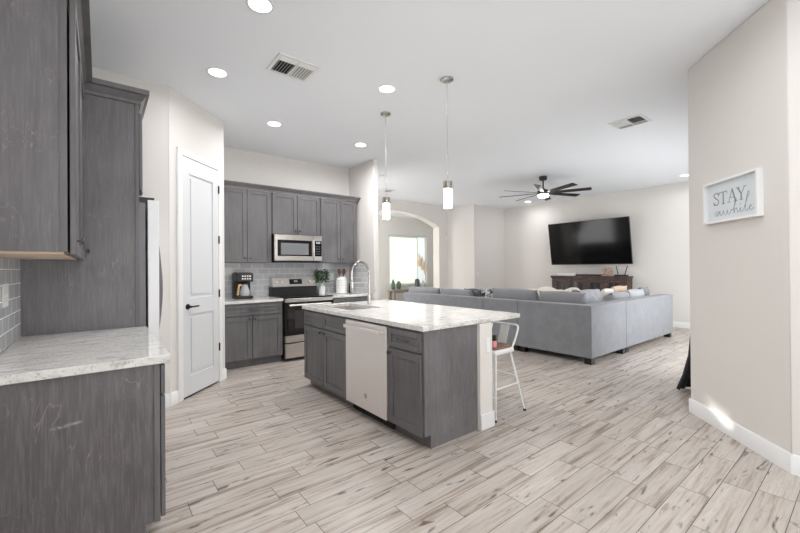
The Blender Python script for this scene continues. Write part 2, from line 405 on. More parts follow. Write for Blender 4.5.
# room beyond the arch, its wall opened for the window
WX0, WX1, WZ0, WZ1 = 7.86, 9.60, 0.74, 2.50
p = P()
for a, b in (((4.4, 0), (WX0, CZ)), ((WX1, 0), (10.4, CZ)), ((WX0, 0), (WX1, WZ0)), ((WX0, WZ1), (WX1, CZ))):
    p.box((a[0], 10.5, a[1]), (b[0], 10.65, b[1]))
struct(p, 'wall_foyer', WALL)
struct(P().box((10.25, 8.11, 0), (10.4, 10.5, CZ)), 'wall_foyer_right', WALL)
struct(P().box((4.3, 8.11, 0), (4.4, 10.65, CZ)), 'wall_foyer_left', WALL)
win = bpy.data.objects.new('window_1', None); COL.objects.link(win); win.location = ((WX0+WX1)/2, 10.5, WZ0); win['kind'] = 'structure'
p = P()
xm = WX0+1.32
for a, b in (((WX0, WZ0), (WX1, WZ0+.05)), ((WX0, WZ1-.05), (WX1, WZ1)), ((WX0, WZ0+.05), (WX0+.05, WZ1-.05)), ((WX1-.05, WZ0+.05), (WX1, WZ1-.05)), ((xm-.02, WZ0+.05), (xm+.02, WZ1-.05))):
    p.box((a[0], 10.56, a[1]), (b[0], 10.61, b[1]))
build(p, 'window_frame', WHITE, win)
build(P().box((WX0+.05, 10.58, WZ0+.05), (xm-.02, 10.585, WZ1-.05)), 'pane', DAY, win)
build(P().box((xm+.02, 10.58, WZ0+.05), (WX1-.05, 10.585, WZ1-.05)), 'pane', DAYB, win)
build(P().box((WX0-.03, 10.46, WZ0-.03), (WX1+.03, 10.56, WZ0-.002)), 'window_sill', WHITE, win)
area('foyer_fill', (4.46, 9.3, 1.6), (1, 0.5, 0.05), 1.8, 2.0, 85, (1.0, 0.99, 0.96))  # added fill on the hidden left wall, not at the window
bl = thing('window_blind', 'white horizontal blind lowered over the bright foyer window', 'blind', (8.52, 10.53, WZ0+.06))
p = P(); z = WZ0+.10
while z < WZ1-.1:
    p.box((WX0+.02, 10.515, z), (xm-.03, 10.545, z+.004)); z += 0.085
build(p, 'slats', OUTP, bl)
build(P().box((WX0+.02, 10.51, WZ1-.09), (xm-.03, 10.55, WZ1-.052)), 'headrail', OUTP, bl)

# baseboards
BH, BT = 0.125, 0.016
def base(name, pts):
    p = P()
    for (x0, y0), (x1, y1) in zip(pts, pts[1:]):
        a = Vector((x0, y0, 0)); b = Vector((x1, y1, 0)); u = (b-a).normalized(); n = Vector((-u.y, u.x, 0))
        M = frame(a, u, n); L = (b-a).length
        Mp = Matrix(((n.x, 0, u.x, a.x), (n.y, 0, u.y, a.y), (0, 1, 0, 0), (0,0,0,1)))
        p.prism([(0.0005, 0), (BT, 0), (BT, BH-0.012), (BT-0.008, BH), (0.0005, BH)], -0.006, L+0.006, Mp)
    return struct(p, name, WHITE)
base('baseboard_right', [(3.46, 0.35), (4.22, 1.07)])
base('baseboard_nook', [(3.46, -3.4), (3.46, 0.35)])
base('baseboard_media', [(9.80, 1.07), (9.80, 7.15)])
base('baseboard_north', [(9.80, 7.15), (8.37, 7.15)])
base('baseboard_angle', [(8.37, 7.15), (8.0, 7.86)])
base('baseboard_arch', [(8.0, 7.86), (7.67, 7.86)])
base('baseboard_foyer', [(10.25, 10.5), (4.4, 10.5)])
base('baseboard_stub', [(3.625, 5.14), (3.53, 5.14)])
base('baseboard_south', [(4.35, 1.07), (4.22, 1.07)])
# pantry door on the diagonal wall
DU = Vector((1, 1, 0)).normalized(); DN = Vector((1, -1, 0)).normalized()
def pw(s, z=0): q = Vector((0.53, 4.295, z)) + DU*s; return q
s0, s1, DH = 0.165, 0.785, 2.50       # door slab along the wall
base('baseboard_pantry', [tuple((pw(s0-0.072))[:2]), (0.53, 4.295)][0:2])
base('baseboard_pantry_corner', [(1.19, 4.955), tuple((pw(s1+0.072))[:2])])
base('baseboard_alcove', [(0.53, 4.30), (0.36, 4.30)])
dr = bpy.data.objects.new('door_1', None); COL.objects.link(dr); dr.location = pw((s0+s1)/2); dr['kind'] = 'structure'
MD = frame(pw(0), DU, DN)
p = P()
dw = s1-s0; st = 0.105
def ring(p, u0, u1, z0, z1, n0, n1, wd):
    p.box((u0, n0, z0), (u0+wd, n1, z1), MD); p.box((u1-wd, n0, z0), (u1, n1, z1), MD)
    p.box((u0+wd, n0, z0), (u1-wd, n1, z0+wd), MD); p.box((u0+wd, n0, z1-wd), (u1-wd, n1, z1), MD)
n0 = 0.002
p.box((s0+.004, n0, 0.02), (s1-.004, n0+0.003, DH-.004), MD)
p.box((s0+.004, n0+.003, .02), (s0+st, n0+.016, DH-.004), MD); p.box((s1-st, n0+.003, .02), (s1-.004, n0+.016, DH-.004), MD)
for z0, z1 in ((0.02, 0.22), (0.86, 1.03), (2.33, DH-.004)): p.box((s0+st, n0+.003, z0), (s1-st, n0+.016, z1), MD)
for z0, z1 in ((0.22, 0.86), (1.03, 2.33)): p.box((s0+st+.035, n0+.003, z0+.035), (s1-st-.035, n0+.012, z1-.035), MD)
build(p, 'door_panel', DOORW, dr, bev=0.004, seg=2)
p = P(); cw = 0.066
p.box((s0-cw, 0.001, 0), (s0, 0.024, DH+cw), MD); p.box((s1, 0.001, 0), (s1+cw, 0.024, DH+cw), MD); p.box((s0, 0.001, DH), (s1, 0.024, DH+cw), MD)
build(p, 'door_casing', WHITE, dr, bev=0.005, seg=2)
build(P().box((s0+.001, 0.0015, 0.001), (s1-.001, 0.006, 0.0195), MD), 'threshold_gap', DARK, dr)
hp = MD @ Vector((s0+0.07, 0.018, 0.945))
p = P().lathe([(0.030, 0), (0.030, 0.008), (0.012, 0.010), (0.012, 0.045), (0.006, 0.048)], seg=18, M=axis(hp, DN))
p.tube([hp+DN*0.042, hp+DN*0.046+DU*0.03, hp+DN*0.046+DU*0.115], 0.0085)
build(p, 'door_handle', BRONZE, dr)
for hz in (0.42, 1.05, 1.68, 2.27):
    build(P().tube([MD @ Vector((s1+.001, .024, hz-.045)), MD @ Vector((s1+.001, .024, hz+.045))], 0.009, 8), 'hinge', BRONZE, dr)

# backsplash
struct(P().box((-0.4095, 2.2, 0.912), (-0.400, 3.409, 1.405)), 'trim_1', TILEY)
struct(P().box((1.195, 5.920, 0.900), (3.5195, 5.9295, 1.60)), 'trim_2', TILEX)
struct(P().box((3.520, 5.31, 0.900), (3.5295, 5.919, 1.40)), 'trim_3', TILEY)

# ------------------------------------------------------------------ cabinet helpers
def shaker(parent, name, mat, o, u, n, w, h, rail=0.058, t=0.019, rec=0.009):
    M = frame(o, u, n); p = P()
    p.box((0, 0, 0), (rail, t, h), M).box((w-rail, 0, 0), (w, t, h), M).box((rail, 0, 0), (w-rail, t, rail), M).box((rail, 0, h-rail), (w-rail, t, h), M)
    p.box((rail, 0, rail), (w-rail, t-rec, h-rail), M)
    return build(p, name, mat, parent, bev=0.0018)
def knob(parent, pos, n):
    p = P().lathe([(0.0055, 0), (0.0055, 0.014), (0.015, 0.017), (0.0155, 0.024), (0.010, 0.029)], seg=14, M=axis(pos, n))
    return build(p, 'knob', PEWTER, parent)
def pull(parent, c, u, n, L=0.13):
    c = Vector(c); u = Vector(u); n = Vector(n)
    p = P().tube(spline([c-u*L*.42, c-u*L*.42+n*.018, c-u*L*.30+n*.027, c+u*L*.30+n*.027, c+u*L*.42+n*.018, c+u*L*.42], 6), 0.0055, 8)
    return build(p, 'handle', PEWTER, parent)
def crown(parent, path, z, h=0.085, out=0.055, closed_end=True, name='crown_moulding'):
    # path: list of (x, y) along the cabinet's top edge, profile grows to the right of travel
    prof = [(0.0, 0.0), (0.012, 0.0), (0.014, 0.022), (0.024, 0.030), (0.044, 0.060), (out, 0.066), (out, h), (0.0, h)]
    pts = [Vector((x, y, 0)) for x, y in path]; rings = []; p = P()
    for i, q in enumerate(pts):
        d0 = (q-pts[i-1]).normalized() if i else None; d1 = (pts[i+1]-q).normalized() if i < len(pts)-1 else None
        a = d0 or d1; b = d1 or d0
        na = Vector((a.y, -a.x, 0)); nb = Vector((b.y, -b.x, 0)); m = (na+nb).normalized(); k = 1/max(0.3, m.dot(na))
        rings.append([p._v(q + m*o*k + Vector((0, 0, z+zz)), None) for o, zz in prof])
    for r0, r1 in zip(rings, rings[1:]):
        for i in range(len(prof)): p.bm.faces.new((r0[i], r0[(i+1)%len(prof)], r1[(i+1)%len(prof)], r1[i]))
    p.bm.faces.new(rings[0][::-1]); p.bm.faces.new(rings[-1])
    return build(p, name, CAB, parent)
EX, EY = Vector((1,0,0)), Vector((0,1,0))

# ------------------------------------------------------------------ left run
ct = build(P().box((-0.399, 2.182, 0.871), (0.272, 3.404, 0.911)), 'countertop', GRAN, loc=(-0.06, 2.8, 0.871), bev=0.003)
tag(ct, 'white granite countertop at left, ending against the tall fridge panel', 'countertop')
bc = thing('base_cabinet', 'grey base cabinet with scuffed end panel under the left countertop', 'cabinet', (-0.08, 2.8, 0))
build(P().box((-0.408, 2.222, 0.10), (0.228, 3.404, 0.870)).box((-0.408, 2.222, 0), (0.165, 3.404, 0.10)), 'carcass', CAB, bc)
p = P().prism([(-0.408, 0.0), (0.168, 0.0), (0.168, 0.10), (0.228, 0.10), (0.228, 0.870), (-0.408, 0.870)], 2.204, 2.221, MA)
build(p, 'end_panel', CABL, bc)
build(P().box((0.204, 2.196, 0.10), (0.2285, 2.2038, 0.870)), 'face_frame', CAB, bc)
shaker(bc, 'drawer', CAB, (0.233, 2.21, 0.715), EY, EX, 0.59, 0.145, rail=0.04)
knob_d = shaker(bc, 'drawer', CAB, (0.233, 2.805, 0.715), EY, EX, 0.59, 0.145, rail=0.04)
shaker(bc, 'door', CAB, (0.233, 2.21, 0.11), EY, EX, 0.59, 0.595)
shaker(bc, 'door', CAB, (0.233, 2.805, 0.11), EY, EX, 0.59, 0.595)
wc = thing('wall_cabinet', 'grey wall cabinet at upper left above the granite counter', 'cabinet', (-0.26, 2.8, 1.41))
ZT = 2.56
build(P().box((-0.408, 2.222, 1.412), (-0.112, 3.404, ZT)), 'carcass', CAB, wc)
build(P().box((-0.408, 2.204, 1.412), (-0.112, 2.221, ZT)), 'end_panel', CABV, wc)
build(P().box((-0.135, 2.1975, 1.412), (-0.1115, 2.2038, ZT)), 'face_frame', CAB, wc)
build(P().box((-0.40, 2.215, 1.403), (-0.125, 3.40, 1.4115)), 'bottom_panel', plain('pale_birch_ply', (206, 182, 162), 0.6), wc)
for y0 in (2.21, 2.81):
    d = shaker(wc, 'door', CAB, (-0.104, y0, 1.40), EY, EX, 0.585, ZT-1.41, rail=0.06, t=0.022)
    knob(d, (-0.083, y0+(0.035 if y0 < 2.5 else 0.55), 1.462), EX)
crown(wc, [(-0.112, 2.204), (-0.112, 3.346)], ZT, h=0.10, out=0.075)
# tall panel, over-fridge cabinet and its crown
fs = thing('refrigerator_surround', 'tall grey panel with cabinet over the refrigerator and crown moulding', 'cabinet', (-0.1, 3.42, 0))
ZF = 2.56
build(P().box((-0.408, 3.410, 0), (0.205, 3.430, ZF)), 'side_panel', CABV, fs)
build(P().box((0.2055, 3.404, 0), (0.229, 3.436, ZF)), 'panel_stile', CAB, fs)
build(P().box((-0.408, 3.4305, 1.92), (0.215, 4.292, ZF)), 'carcass', CAB, fs)
for y0 in (3.44, 3.865):
    d = shaker(fs, 'door', CAB, (0.233, y0, 1.93), EY, EX, 0.42, 0.58, t=0.02)
    knob(d, (0.253, y0+(0.385 if y0 < 3.5 else 0.035), 1.975), EX)
crown(fs, [(-0.10, 3.41), (0.229, 3.41), (0.229, 4.29)], ZF, h=0.10, out=0.062)
rf = thing('refrigerator', 'stainless steel refrigerator behind the tall grey panel', 'refrigerator', (0.0, 3.87, 0))
build(P().box((-0.38, 3.45, 0.02), (0.270, 4.28, 1.84)), 'body', plain('grey_fridge_case', (120, 120, 124), 0.4), rf)
FRD = plain('pale_fridge_door', (244, 244, 245), 0.3, var=0.01)
for y0, y1 in ((3.452, 3.864), (3.868, 4.278)):
    d = build(P().box((0.285, y0, 0.72), (0.358, y1, 1.865)), 'door', FRD, rf, bev=0.004, seg=2)
    yh = 3.83 if y0 < 3.5 else 3.90
    build(P().tube(spline([(0.358, yh, 0.78), (0.385, yh, 0.82), (0.412, yh, 1.17), (0.385, yh, 1.55), (0.358, yh, 1.60)], 8), 0.011, 10), 'handle', STEELD, d)
d = build(P().box((0.285, 3.452, 0.08), (0.358, 4.278, 0.712)), 'freezer_drawer', FRD, rf, bev=0.004, seg=2)
build(P().tube(spline([(0.358, 3.52, 0.64), (0.395, 3.56, 0.64), (0.405, 3.86, 0.64), (0.395, 4.17, 0.64), (0.358, 4.21, 0.64)], 8), 0.010, 10), 'handle', NICK, d)
build(P().box((0.20, 3.47, 1.842), (0.33, 3.52, 1.885)), 'hinge_cover', BLACK, rf)

def outlet(label, o, u, n, wd=0.075, h=0.118, gangs=1, cat='outlet', kind='socket', name='wall_outlet'):
    t = thing(name, label, cat, o); M = frame(o, u, n)
    build(P().box((-wd/2*gangs, 0.0005, -h/2), (wd/2*gangs, 0.006, h/2), M), 'cover_plate', OUTP, t, bev=0.002)
    for g in range(gangs):
        c = (g-(gangs-1)/2)*wd
        if kind == 'socket':
            for dz in (-0.022, 0.022): build(P().box((c-.015, .006, dz-.014), (c+.015, .0085, dz+.014), M), 'receptacle', OUTP, t, bev=0.003)
        else: build(P().box((c-.016, .006, -.033), (c+.016, .010, .033), M), 'rocker', OUTP, t, bev=0.002)
    return t
outlet('white wall outlet with two gangs on the grey tile beside the left counter', (-0.400, 2.885, 1.20), -EY, EX, gangs=2, h=0.125)

# ------------------------------------------------------------------ kitchen back wall
YF = 5.312     # face of the base cabinets
bk = thing('base_cabinet', 'grey base cabinet left of the stove, below the coffee maker', 'cabinet', (1.63, 5.6, 0))
build(P().box((1.195, YF, 0.10), (2.05, 5.915, 0.868)).box((1.195, YF+.06, 0), (2.05, 5.915, 0.10)), 'carcass', CAB, bk)
dw_ = shaker(bk, 'drawer', CAB, (1.215, YF-.0005, 0.705), EX, -EY, 0.815, 0.145, rail=0.042)
pull(dw_, (1.65, YF-.0195, 0.78), EX, -EY)
d = shaker(bk, 'door', CAB, (1.215, YF-.0005, 0.115), EX, -EY, 0.40, 0.575); knob(d, (1.585, YF-.0195, 0.655), -EY)
d = shaker(bk, 'door', CAB, (1.625, YF-.0005, 0.115), EX, -EY, 0.405, 0.575); knob(d, (1.655, YF-.0195, 0.655), -EY)
c = build(P().box((1.195, YF-.03, 0.8695), (2.053, 5.919, 0.907)), 'countertop', GRAN, loc=(1.62, 5.6, .869), bev=.003)
tag(c, 'short white granite countertop left of the stove under the coffee maker', 'countertop')
br = thing('base_cabinet', 'grey base cabinet right of the stove, mostly hidden behind the island', 'cabinet', (3.18, 5.6, 0))
build(P().box((2.842, YF, 0.10), (3.515, 5.915, 0.868)).box((2.842, YF+.06, 0), (3.515, 5.915, 0.10)), 'carcass', CAB, br)
dd = shaker(br, 'drawer', CAB, (2.86, YF-.0005, 0.705), EX, -EY, 0.64, 0.145, rail=0.042); pull(dd, (3.18, YF-.0195, 0.78), EX, -EY)
for x0 in (2.86, 3.185):
    d = shaker(br, 'door', CAB, (x0, YF-.0005, 0.115), EX, -EY, 0.315, 0.575); knob(d, (x0+(.285 if x0 < 3 else .03), YF-.0195, 0.655), -EY)
c = build(P().box((2.838, YF-.03, 0.8695), (3.519, 5.919, 0.907)), 'countertop', GRAN, loc=(3.18, 5.6, .869), bev=.003)
tag(c, 'short white granite countertop right of the stove holding the utensil crock', 'countertop')
# range
rg = thing('range', 'stainless electric range with black oven door and glass cooktop', 'stove', (2.447, 5.58, 0))
RX0, RX1, RY = 2.058, 2.834, 5.262
build(P().box((RX0, RY+.03, 0.03), (RX1, 5.912, 0.90)), 'body', BLACK, rg)
build(P().box((RX0, RY-.005, 0.9005), (RX1, 5.80, 0.920)), 'cooktop', BLACKG, rg, bev=.004)
build(P().box((RX0+.008, RY-.012, 0.845), (RX1-.008, RY+.029, 0.90)), 'front_rail', STEEL, rg, bev=.004)
od = build(P().box((RX0+.008, RY-.012, 0.37), (RX1-.008, RY+.029, 0.842)), 'oven_door', BLACKG, rg, bev=.004)
build(P().box((RX0+.15, RY-.0135, 0.47), (RX1-.15, RY-.0122, 0.73)), 'oven_window', plain('smoked_oven_glass', (52, 50, 50), 0.08), od)
build(P().box((RX0+.008, RY-.014, 0.27), (RX1-.008, RY-.0125+.04, 0.368)), 'door_lower_trim', STEEL, od)
h = P().tube([(RX0+.06, RY-.05, 0.805), (RX1-.06, RY-.05, 0.805)], 0.013, 12)
for x in (RX0+.09, RX1-.09): h.tube([(x, RY-.013, 0.805), (x, RY-.05, 0.805)], 0.009, 8)
build(h, 'oven_handle', STEELP, od)
build(P().box((RX0+.008, RY-.012, 0.045), (RX1-.008, RY+.029, 0.25)), 'storage_drawer', STEEL, rg, bev=.004)
bgd = build(P().box((RX0+.005, 5.815, 0.90), (RX1-.005, 5.912, 1.05)), 'backguard', BLACK, rg)
p = P().prism([(5.785, 1.05), (5.912, 1.05), (5.912, 1.20), (5.835, 1.20)], RX0+.02, RX1-.002, Matrix(((0,0,1,0),(1,0,0,0),(0,1,0,0),(0,0,0,1))))
cp = build(p, 'control_panel', STEEL, rg, bev=.004)
sl = Vector((0, -0.949, 0.316))
def onp(x, f): return Vector((x, 5.785+0.05*f, 1.05+0.15*f)) + sl*0.001
M = Matrix(((1,0,0,0),(0,sl.y,0.316,0),(0,sl.z,0.949,0),(0,0,0,1)))
Md = Matrix.Translation(onp(2.46, 0.5)) @ M
build(P().box((-.105, 0, -.042), (.105, .004, .042), Md), 'display_panel', BLACKG, cp)
build(P().box((-.03, .0042, -.006), (.03, .005, .022), Md), 'clock_display', plain('pale_display', (150, 156, 160), 0.3), cp)
for x in (2.15, 2.225, 2.70, 2.775):
    build(P().lathe([(.024, 0), (.022, .018), (.018, .020)], seg=18, M=axis(onp(x, .48), sl)), 'burner_knob', STEELP, cp)
for x, y, r in ((2.25, 5.42, .10), (2.64, 5.42, .075), (2.25, 5.66, .075), (2.64, 5.66, .10)):
    build(P().lathe([(r, 0), (r, .0004)], (x, y, 0.9203), 32), 'burner_mark', plain('grey_burner_ring', (44, 44, 46), .2), rg)
# microwave
mw = thing('microwave', 'stainless over the range microwave below the short cabinet', 'microwave', (2.39, 5.7, 1.44))
MX0, MX1, MY = 2.006, 2.780, 5.505
build(P().box((MX0, MY+.03, 1.45), (MX1, 5.91, 1.848)), 'body', BLACK, mw)
md = build(P().box((MX0+.003, MY, 1.455), (2.628, MY+.029, 1.847)), 'door', STEEL, mw, bev=.003)
build(P().box((MX0+.05, MY-.002, 1.525), (2.60, MY-.0005, 1.765)), 'door_glass', BLACKG, md)
build(P().box((MX0+.10, MY-.003, 1.545), (2.545, MY-.0022, 1.72)), 'window_mesh', plain('grey_mesh_window', (120, 122, 124), .25), md)
build(P().tube([(2.622, MY-.03, 1.52), (2.622, MY-.03, 1.78)], .010, 10).tube([(2.622, MY, 1.54), (2.622, MY-.03, 1.54)], .007, 8).tube([(2.622, MY, 1.76), (2.622, MY-.03, 1.76)], .007, 8), 'handle', STEELP, md)
cpn = build(P().box((2.632, MY, 1.455), (MX1-.003, MY+.029, 1.847)), 'control_panel', STEEL, mw, bev=.003)
build(P().box((2.645, MY-.002, 1.525), (MX1-.012, MY-.0005, 1.765)), 'keypad', BLACKG, cpn)
build(P().box((2.67, MY-.0035, 1.725), (2.745, MY-.0022, 1.75)), 'clock_display', plain('pale_clock', (170, 176, 180), .3), cpn)
for i in range(4):
    for j in range(3):
        build(P().box((2.665+j*.03, MY-.003, 1.55+i*.04), (2.682+j*.03, MY-.0022, 1.57+i*.04)), 'key', plain('grey_key', (84, 84, 88), .4) if (i, j) == (0, 0) else bpy.data.materials['grey_key'], cpn)
build(P().box((MX0+.02, MY+.04, 1.428), (MX1-.02, 5.88, 1.4495)), 'vent_grille', BLACK, mw)
# wall cabinets
UY, UZ0, UZ1 = 5.602, 1.425, 2.475
def upper(name_label, x0, x1, z0, splits, knobs):
    t = thing('wall_cabinet', name_label, 'cabinet', ((x0+x1)/2, 5.75, z0))
    build(P().box((x0, UY, z0), (x1, 5.918 if z0 > 1.61 else 5.918, UZ1)), 'carcass', CAB, t)
    for (a, b), kx in zip(splits, knobs):
        d = shaker(t, 'door', CAB, (a, UY-.0005, z0+.006), EX, -EY, b-a, UZ1-z0-.012); knob(d, (kx, UY-.0195, z0+.065), -EY)
    return t
u1 = upper('grey two door wall cabinet left of the microwave, beside the pantry door', 1.222, 1.999, UZ0, [(1.226, 1.644), (1.65, 1.990)], [1.610, 1.684])
u2 = upper('short grey two door wall cabinet directly above the microwave', 2.001, 2.789, 1.852, [(2.012, 2.395), (2.401, 2.780)], [2.362, 2.434])
u3 = upper('grey two door wall cabinet right of the microwave', 2.791, 3.470, UZ0, [(2.803, 3.150), (3.156, 3.464)], [3.115, 3.19])
build(P().box((3.4705, UY, UZ0), (3.484, 5.918, UZ1)), 'end_panel', CAB, u3)
crown(u1, [(1.222, UY-.02), (1.9995, UY-.02)], UZ1, h=.078, out=.05)
crown(u2, [(2.0005, UY-.02), (2.7895, UY-.02)], UZ1, h=.078, out=.05)
crown(u3, [(2.7905, UY-.02), (3.478, UY-.02), (3.478, 5.918)], UZ1, h=.078, out=.05)
outlet('white outlet plate on the grey tile left of the coffee maker', (1.475, 5.920, 1.30), EX, -EY, gangs=1, wd=.115)
outlet('white outlet plate on the grey tile between plant and utensil crock', (3.172, 5.920, 1.19), EX, -EY)
# coffee maker
cm = thing('coffee_maker', 'black drip coffee maker with glass carafe on the back counter', 'coffee maker', (1.62, 5.70, .907))
cx0, cx1, cy0 = 1.50, 1.735, 5.60
build(P().box((cx0, cy0, .908), (cx1, 5.84, .945)).box((cx0, 5.74, .945), (cx1, 5.84, 1.15)).box((cx0, cy0, 1.15), (cx1, 5.84, 1.275)), 'body', BLACK, cm, bev=.012, seg=3)
build(P().box((cx0+.02, cy0+.01, 1.2745), (cx1-.02, 5.83, 1.285)), 'lid', plain('charcoal_lid', (58, 58, 60), .3), cm, bev=.004)
for i in range(4):
    for j in range(2):
        build(P().box((cx0+.075+i*.034, cy0-.003, 1.185+j*.038), (cx0+.095+i*.034, cy0-.0005, 1.203+j*.038)), 'button', STEELP, cm)
build(P().box((cx0+.06, cy0-.002, 1.165), (cx1-.02, cy0-.0004, 1.262)), 'control_face', plain('dark_grey_face', (60, 60, 64), .25), cm)
cg = N('carafe_glass').set((0.42, 0.42, 0.44, 1), 0.05, spec=0.8)
cf = build(P().lathe([(.058, 0), (.070, .02), (.070, .07), (.045, .13), (.04, .165)], (1.63, 5.665, .946), 24), 'carafe', cg, cm)
build(P().lathe([(.042, 0), (.042, .02), (.02, .03)], (1.63, 5.665, 1.1115), 20), 'carafe_lid', BLACK, cf)
build(P().tube(spline([(1.572, 5.63, 1.10), (1.535, 5.585, 1.105), (1.522, 5.578, 1.06), (1.512, 5.58, .965)], 6), .014, 8), 'carafe_handle', plain('light_wood_handle', (206, 172, 120), .5), cf)
# plant
pv = thing('potted_plant', 'leafy green sprigs in a white bottle vase beside the stove', 'plant', (2.915, 5.80, .9075))
build(P().lathe([(.05, 0), (.055, .01), (.055, .10), (.048, .13), (.024, .15), (.024, .175), (.02, .175)], (2.915, 5.80, .9078), 24), 'vase', CER, pv)
def sprig(p, c, n, R, H, rnd, lf=.03):
    for i in range(n):
        a = rnd.uniform(0, 6.283); r = R*rnd.uniform(.1, 1)**.6; z = H*rnd.uniform(.05, 1)
        q = Vector(c)+Vector((math.cos(a)*r, math.sin(a)*r, z))
        d = Vector((math.cos(a), math.sin(a), rnd.uniform(-.4, .9))).normalized(); s_ = d.cross(Vector((rnd.uniform(-1,1), rnd.uniform(-1,1), 1))).normalized()
        L = lf*rnd.uniform(.7, 1.3); W = L*.36; nn = d.cross(s_)*.004
        p.bm.faces.new([p._v(x, None) for x in (q, q+d*L*.5+s_*W+nn, q+d*L, q+d*L*.5-s_*W+nn)])
p = P(); sprig(p, (2.915, 5.80, 1.09), 230, .095, .22, random.Random(3), .045)
fo = build(p, 'foliage', LEAF, pv, recalc=False); fo['kind'] = 'stuff'
p = P()
for i in range(7):
    a = i*.9; p.tube([(2.915, 5.80, 1.06), (2.915+.03*math.cos(a), 5.80+.03*math.sin(a), 1.16), (2.915+.07*math.cos(a), 5.80+.07*math.sin(a), 1.26)], .003, 6)
build(p, 'stem', LEAF, pv)
# crock and utensils
ck = thing('utensil_crock', 'tall white ribbed canister holding wooden utensils on the back counter', 'canister', (3.245, 5.72, .9075))
prof = [(.085, 0), (.096, .008)]
for i in range(5): prof += [(.096, .02+i*.045), (.090, .0405+i*.045), (.096, .0455+i*.045)]
prof += [(.096, .24), (.07, .262), (.07, .285), (.062, .285), (.062, .10)]
build(P().lathe(prof, (3.245, 5.72, .9078), 28), 'canister', CER, ck)
for i, (dx, dy, lab, wd) in enumerate(((-.02, .0, 'leftmost brown wooden spoon standing in the white crock', .028), (.012, -.02, 'middle brown wooden spatula standing in the white crock', .032), (.03, .02, 'rightmost brown wooden spoon standing in the white crock', .026))):
    b = Vector((3.245+dx*.6, 5.72+dy*.6, 1.02)); e = Vector((3.245+dx*1.9, 5.72+dy*1.9, 1.235)); d = (e-b).normalized()
    p = P().tube([b, e], .007, 8); p.blob((0,0,0), wd, .009, .05, .8, 14, 8, Matrix.Translation(e+d*.045) @ Matrix.Rotation(.25*(i-1), 4, 'Y'))
    o = build(p, 'wooden_utensil', plain('utensil_wood_%s' % ['red', 'dark', 'tan'][i], [(126, 88, 70), (96, 68, 56), (150, 110, 86)][i], .6), loc=b); tag(o, lab, 'utensil', 'wooden utensils in the crock')
pm = thing('pepper_mill', 'small dark mill standing right of the white utensil crock', 'mill', (3.405, 5.70, .9075))
build(P().lathe([(.026, 0), (.028, .01), (.02, .06), (.026, .12), (.022, .135)], (3.405, 5.70, .9078), 18), 'body', BRONZE, pm)
build(P().lathe([(.018, 0), (.024, .02), (.012, .045), (.005, .05)], (3.405, 5.70, 1.0432), 18), 'cap', BLACK, pm)

# ------------------------------------------------------------------ island
IX = 1.842; IY0, IY1 = 2.05, 4.078
sb = thing('base_cabinet', 'grey sink base cabinet with two false drawers at the island far end', 'cabinet', (2.12, 3.64, 0))
build(P().box((IX, 3.134, .10), (2.424, IY1, .66)).box((IX+.058, 3.134, 0), (2.424, IY1, .10)).box((IX, 3.134, .66), (IX+.02, IY1, .868)).box((IX+.02, 3.134, .66), (2.424, 3.154, .868)).box((IX+.02, IY1-.02, .66), (2.424, IY1, .868)), 'carcass', CAB, sb)
NX = -EX
for y0, ky in ((3.142, 3.562), (3.612, 3.650)):
    shaker(sb, 'false_drawer_front', CAB, (IX-.0005, y0, .705), EY, NX, .461, .145, rail=.042)
    d = shaker(sb, 'door', CAB, (IX-.0005, y0, .095), EY, NX, .461, .597); knob(d, (IX-.0195, ky, .655), NX)
dwm = thing('dishwasher', 'stainless steel dishwasher set in the island between grey cabinets', 'dishwasher', (2.12, 2.84, 0))
build(P().box((IX+.02, 2.480, .10), (2.424, 3.130, .866)), 'tub', BLACK, dwm)
dd = build(P().box((IX-.028, 2.483, .092), (IX+.019, 3.127, .852)), 'door', STEELP, dwm, bev=.004, seg=2)
p = P().box((IX-.072, 2.515, .785), (IX-.056, 3.095, .815))
for y in (2.535, 3.075): p.box((IX-.057, y-.012, .79), (IX-.027, y+.012, .81))
build(p, 'handle', STEELP, dd, bev=.003)
lg = Vector((IX-.0285, 2.79, .215))
p = P().lathe([(.021, 0), (.021, .0012)], seg=28, M=axis(lg, NX)); build(p, 'badge', plain('grey_badge', (120, 118, 118), .3, .6), dd)
p = P(); p.tube([Vector((lg.x-.0016, lg.y+.017*math.cos(t*.35), lg.z+.017*math.sin(t*.35))) for t in range(18)], .0012, 6, closed=True)
p.tube(spline([(lg.x-.0016, lg.y+.010, lg.z+.006), (lg.x-.0016, lg.y+.004, lg.z+.009), (lg.x-.0016, lg.y+.004, lg.z-.008), (lg.x-.0016, lg.y+.010, lg.z-.006), (lg.x-.0016, lg.y-.004, lg.z+.002), (lg.x-.0016, lg.y-.004, lg.z+.009), (lg.x-.0016, lg.y-.006, lg.z-.008), (lg.x-.0016, lg.y-.011, lg.z-.002)], 5), .0011, 6)
build(p, 'badge_monogram', STEELP, dd)
build(P().box((IX+.05, 2.483, .001), (IX+.066, 3.127, .099)), 'toe_kick', DARK, dwm)
ne = thing('base_cabinet', 'narrow grey island cabinet with drawer, door and near end panel', 'cabinet', (2.12, 2.28, 0))
build(P().box((IX, 2.069, .10), (2.424, 2.474, .868)).box((IX+.058, 2.069, 0), (2.424, 2.474, .10)), 'carcass', CAB, ne)
p = P().prism([(IX+.058, 0), (2.424, 0), (2.424, .868), (IX, .868), (IX, .10), (IX+.058, .10)], 2.05, 2.0685, MA)
build(p, 'end_panel', CABV, ne)
d = shaker(ne, 'drawer', CAB, (IX-.0005, 2.073, .705), EY, NX, .396, .145, rail=.042); pull(d, (IX-.0195, 2.27, .775), EY, NX, .15)
d = shaker(ne, 'door', CAB, (IX-.0005, 2.073, .095), EY, NX, .396, .597); knob(d, (IX-.0195, 2.438, .655), NX)
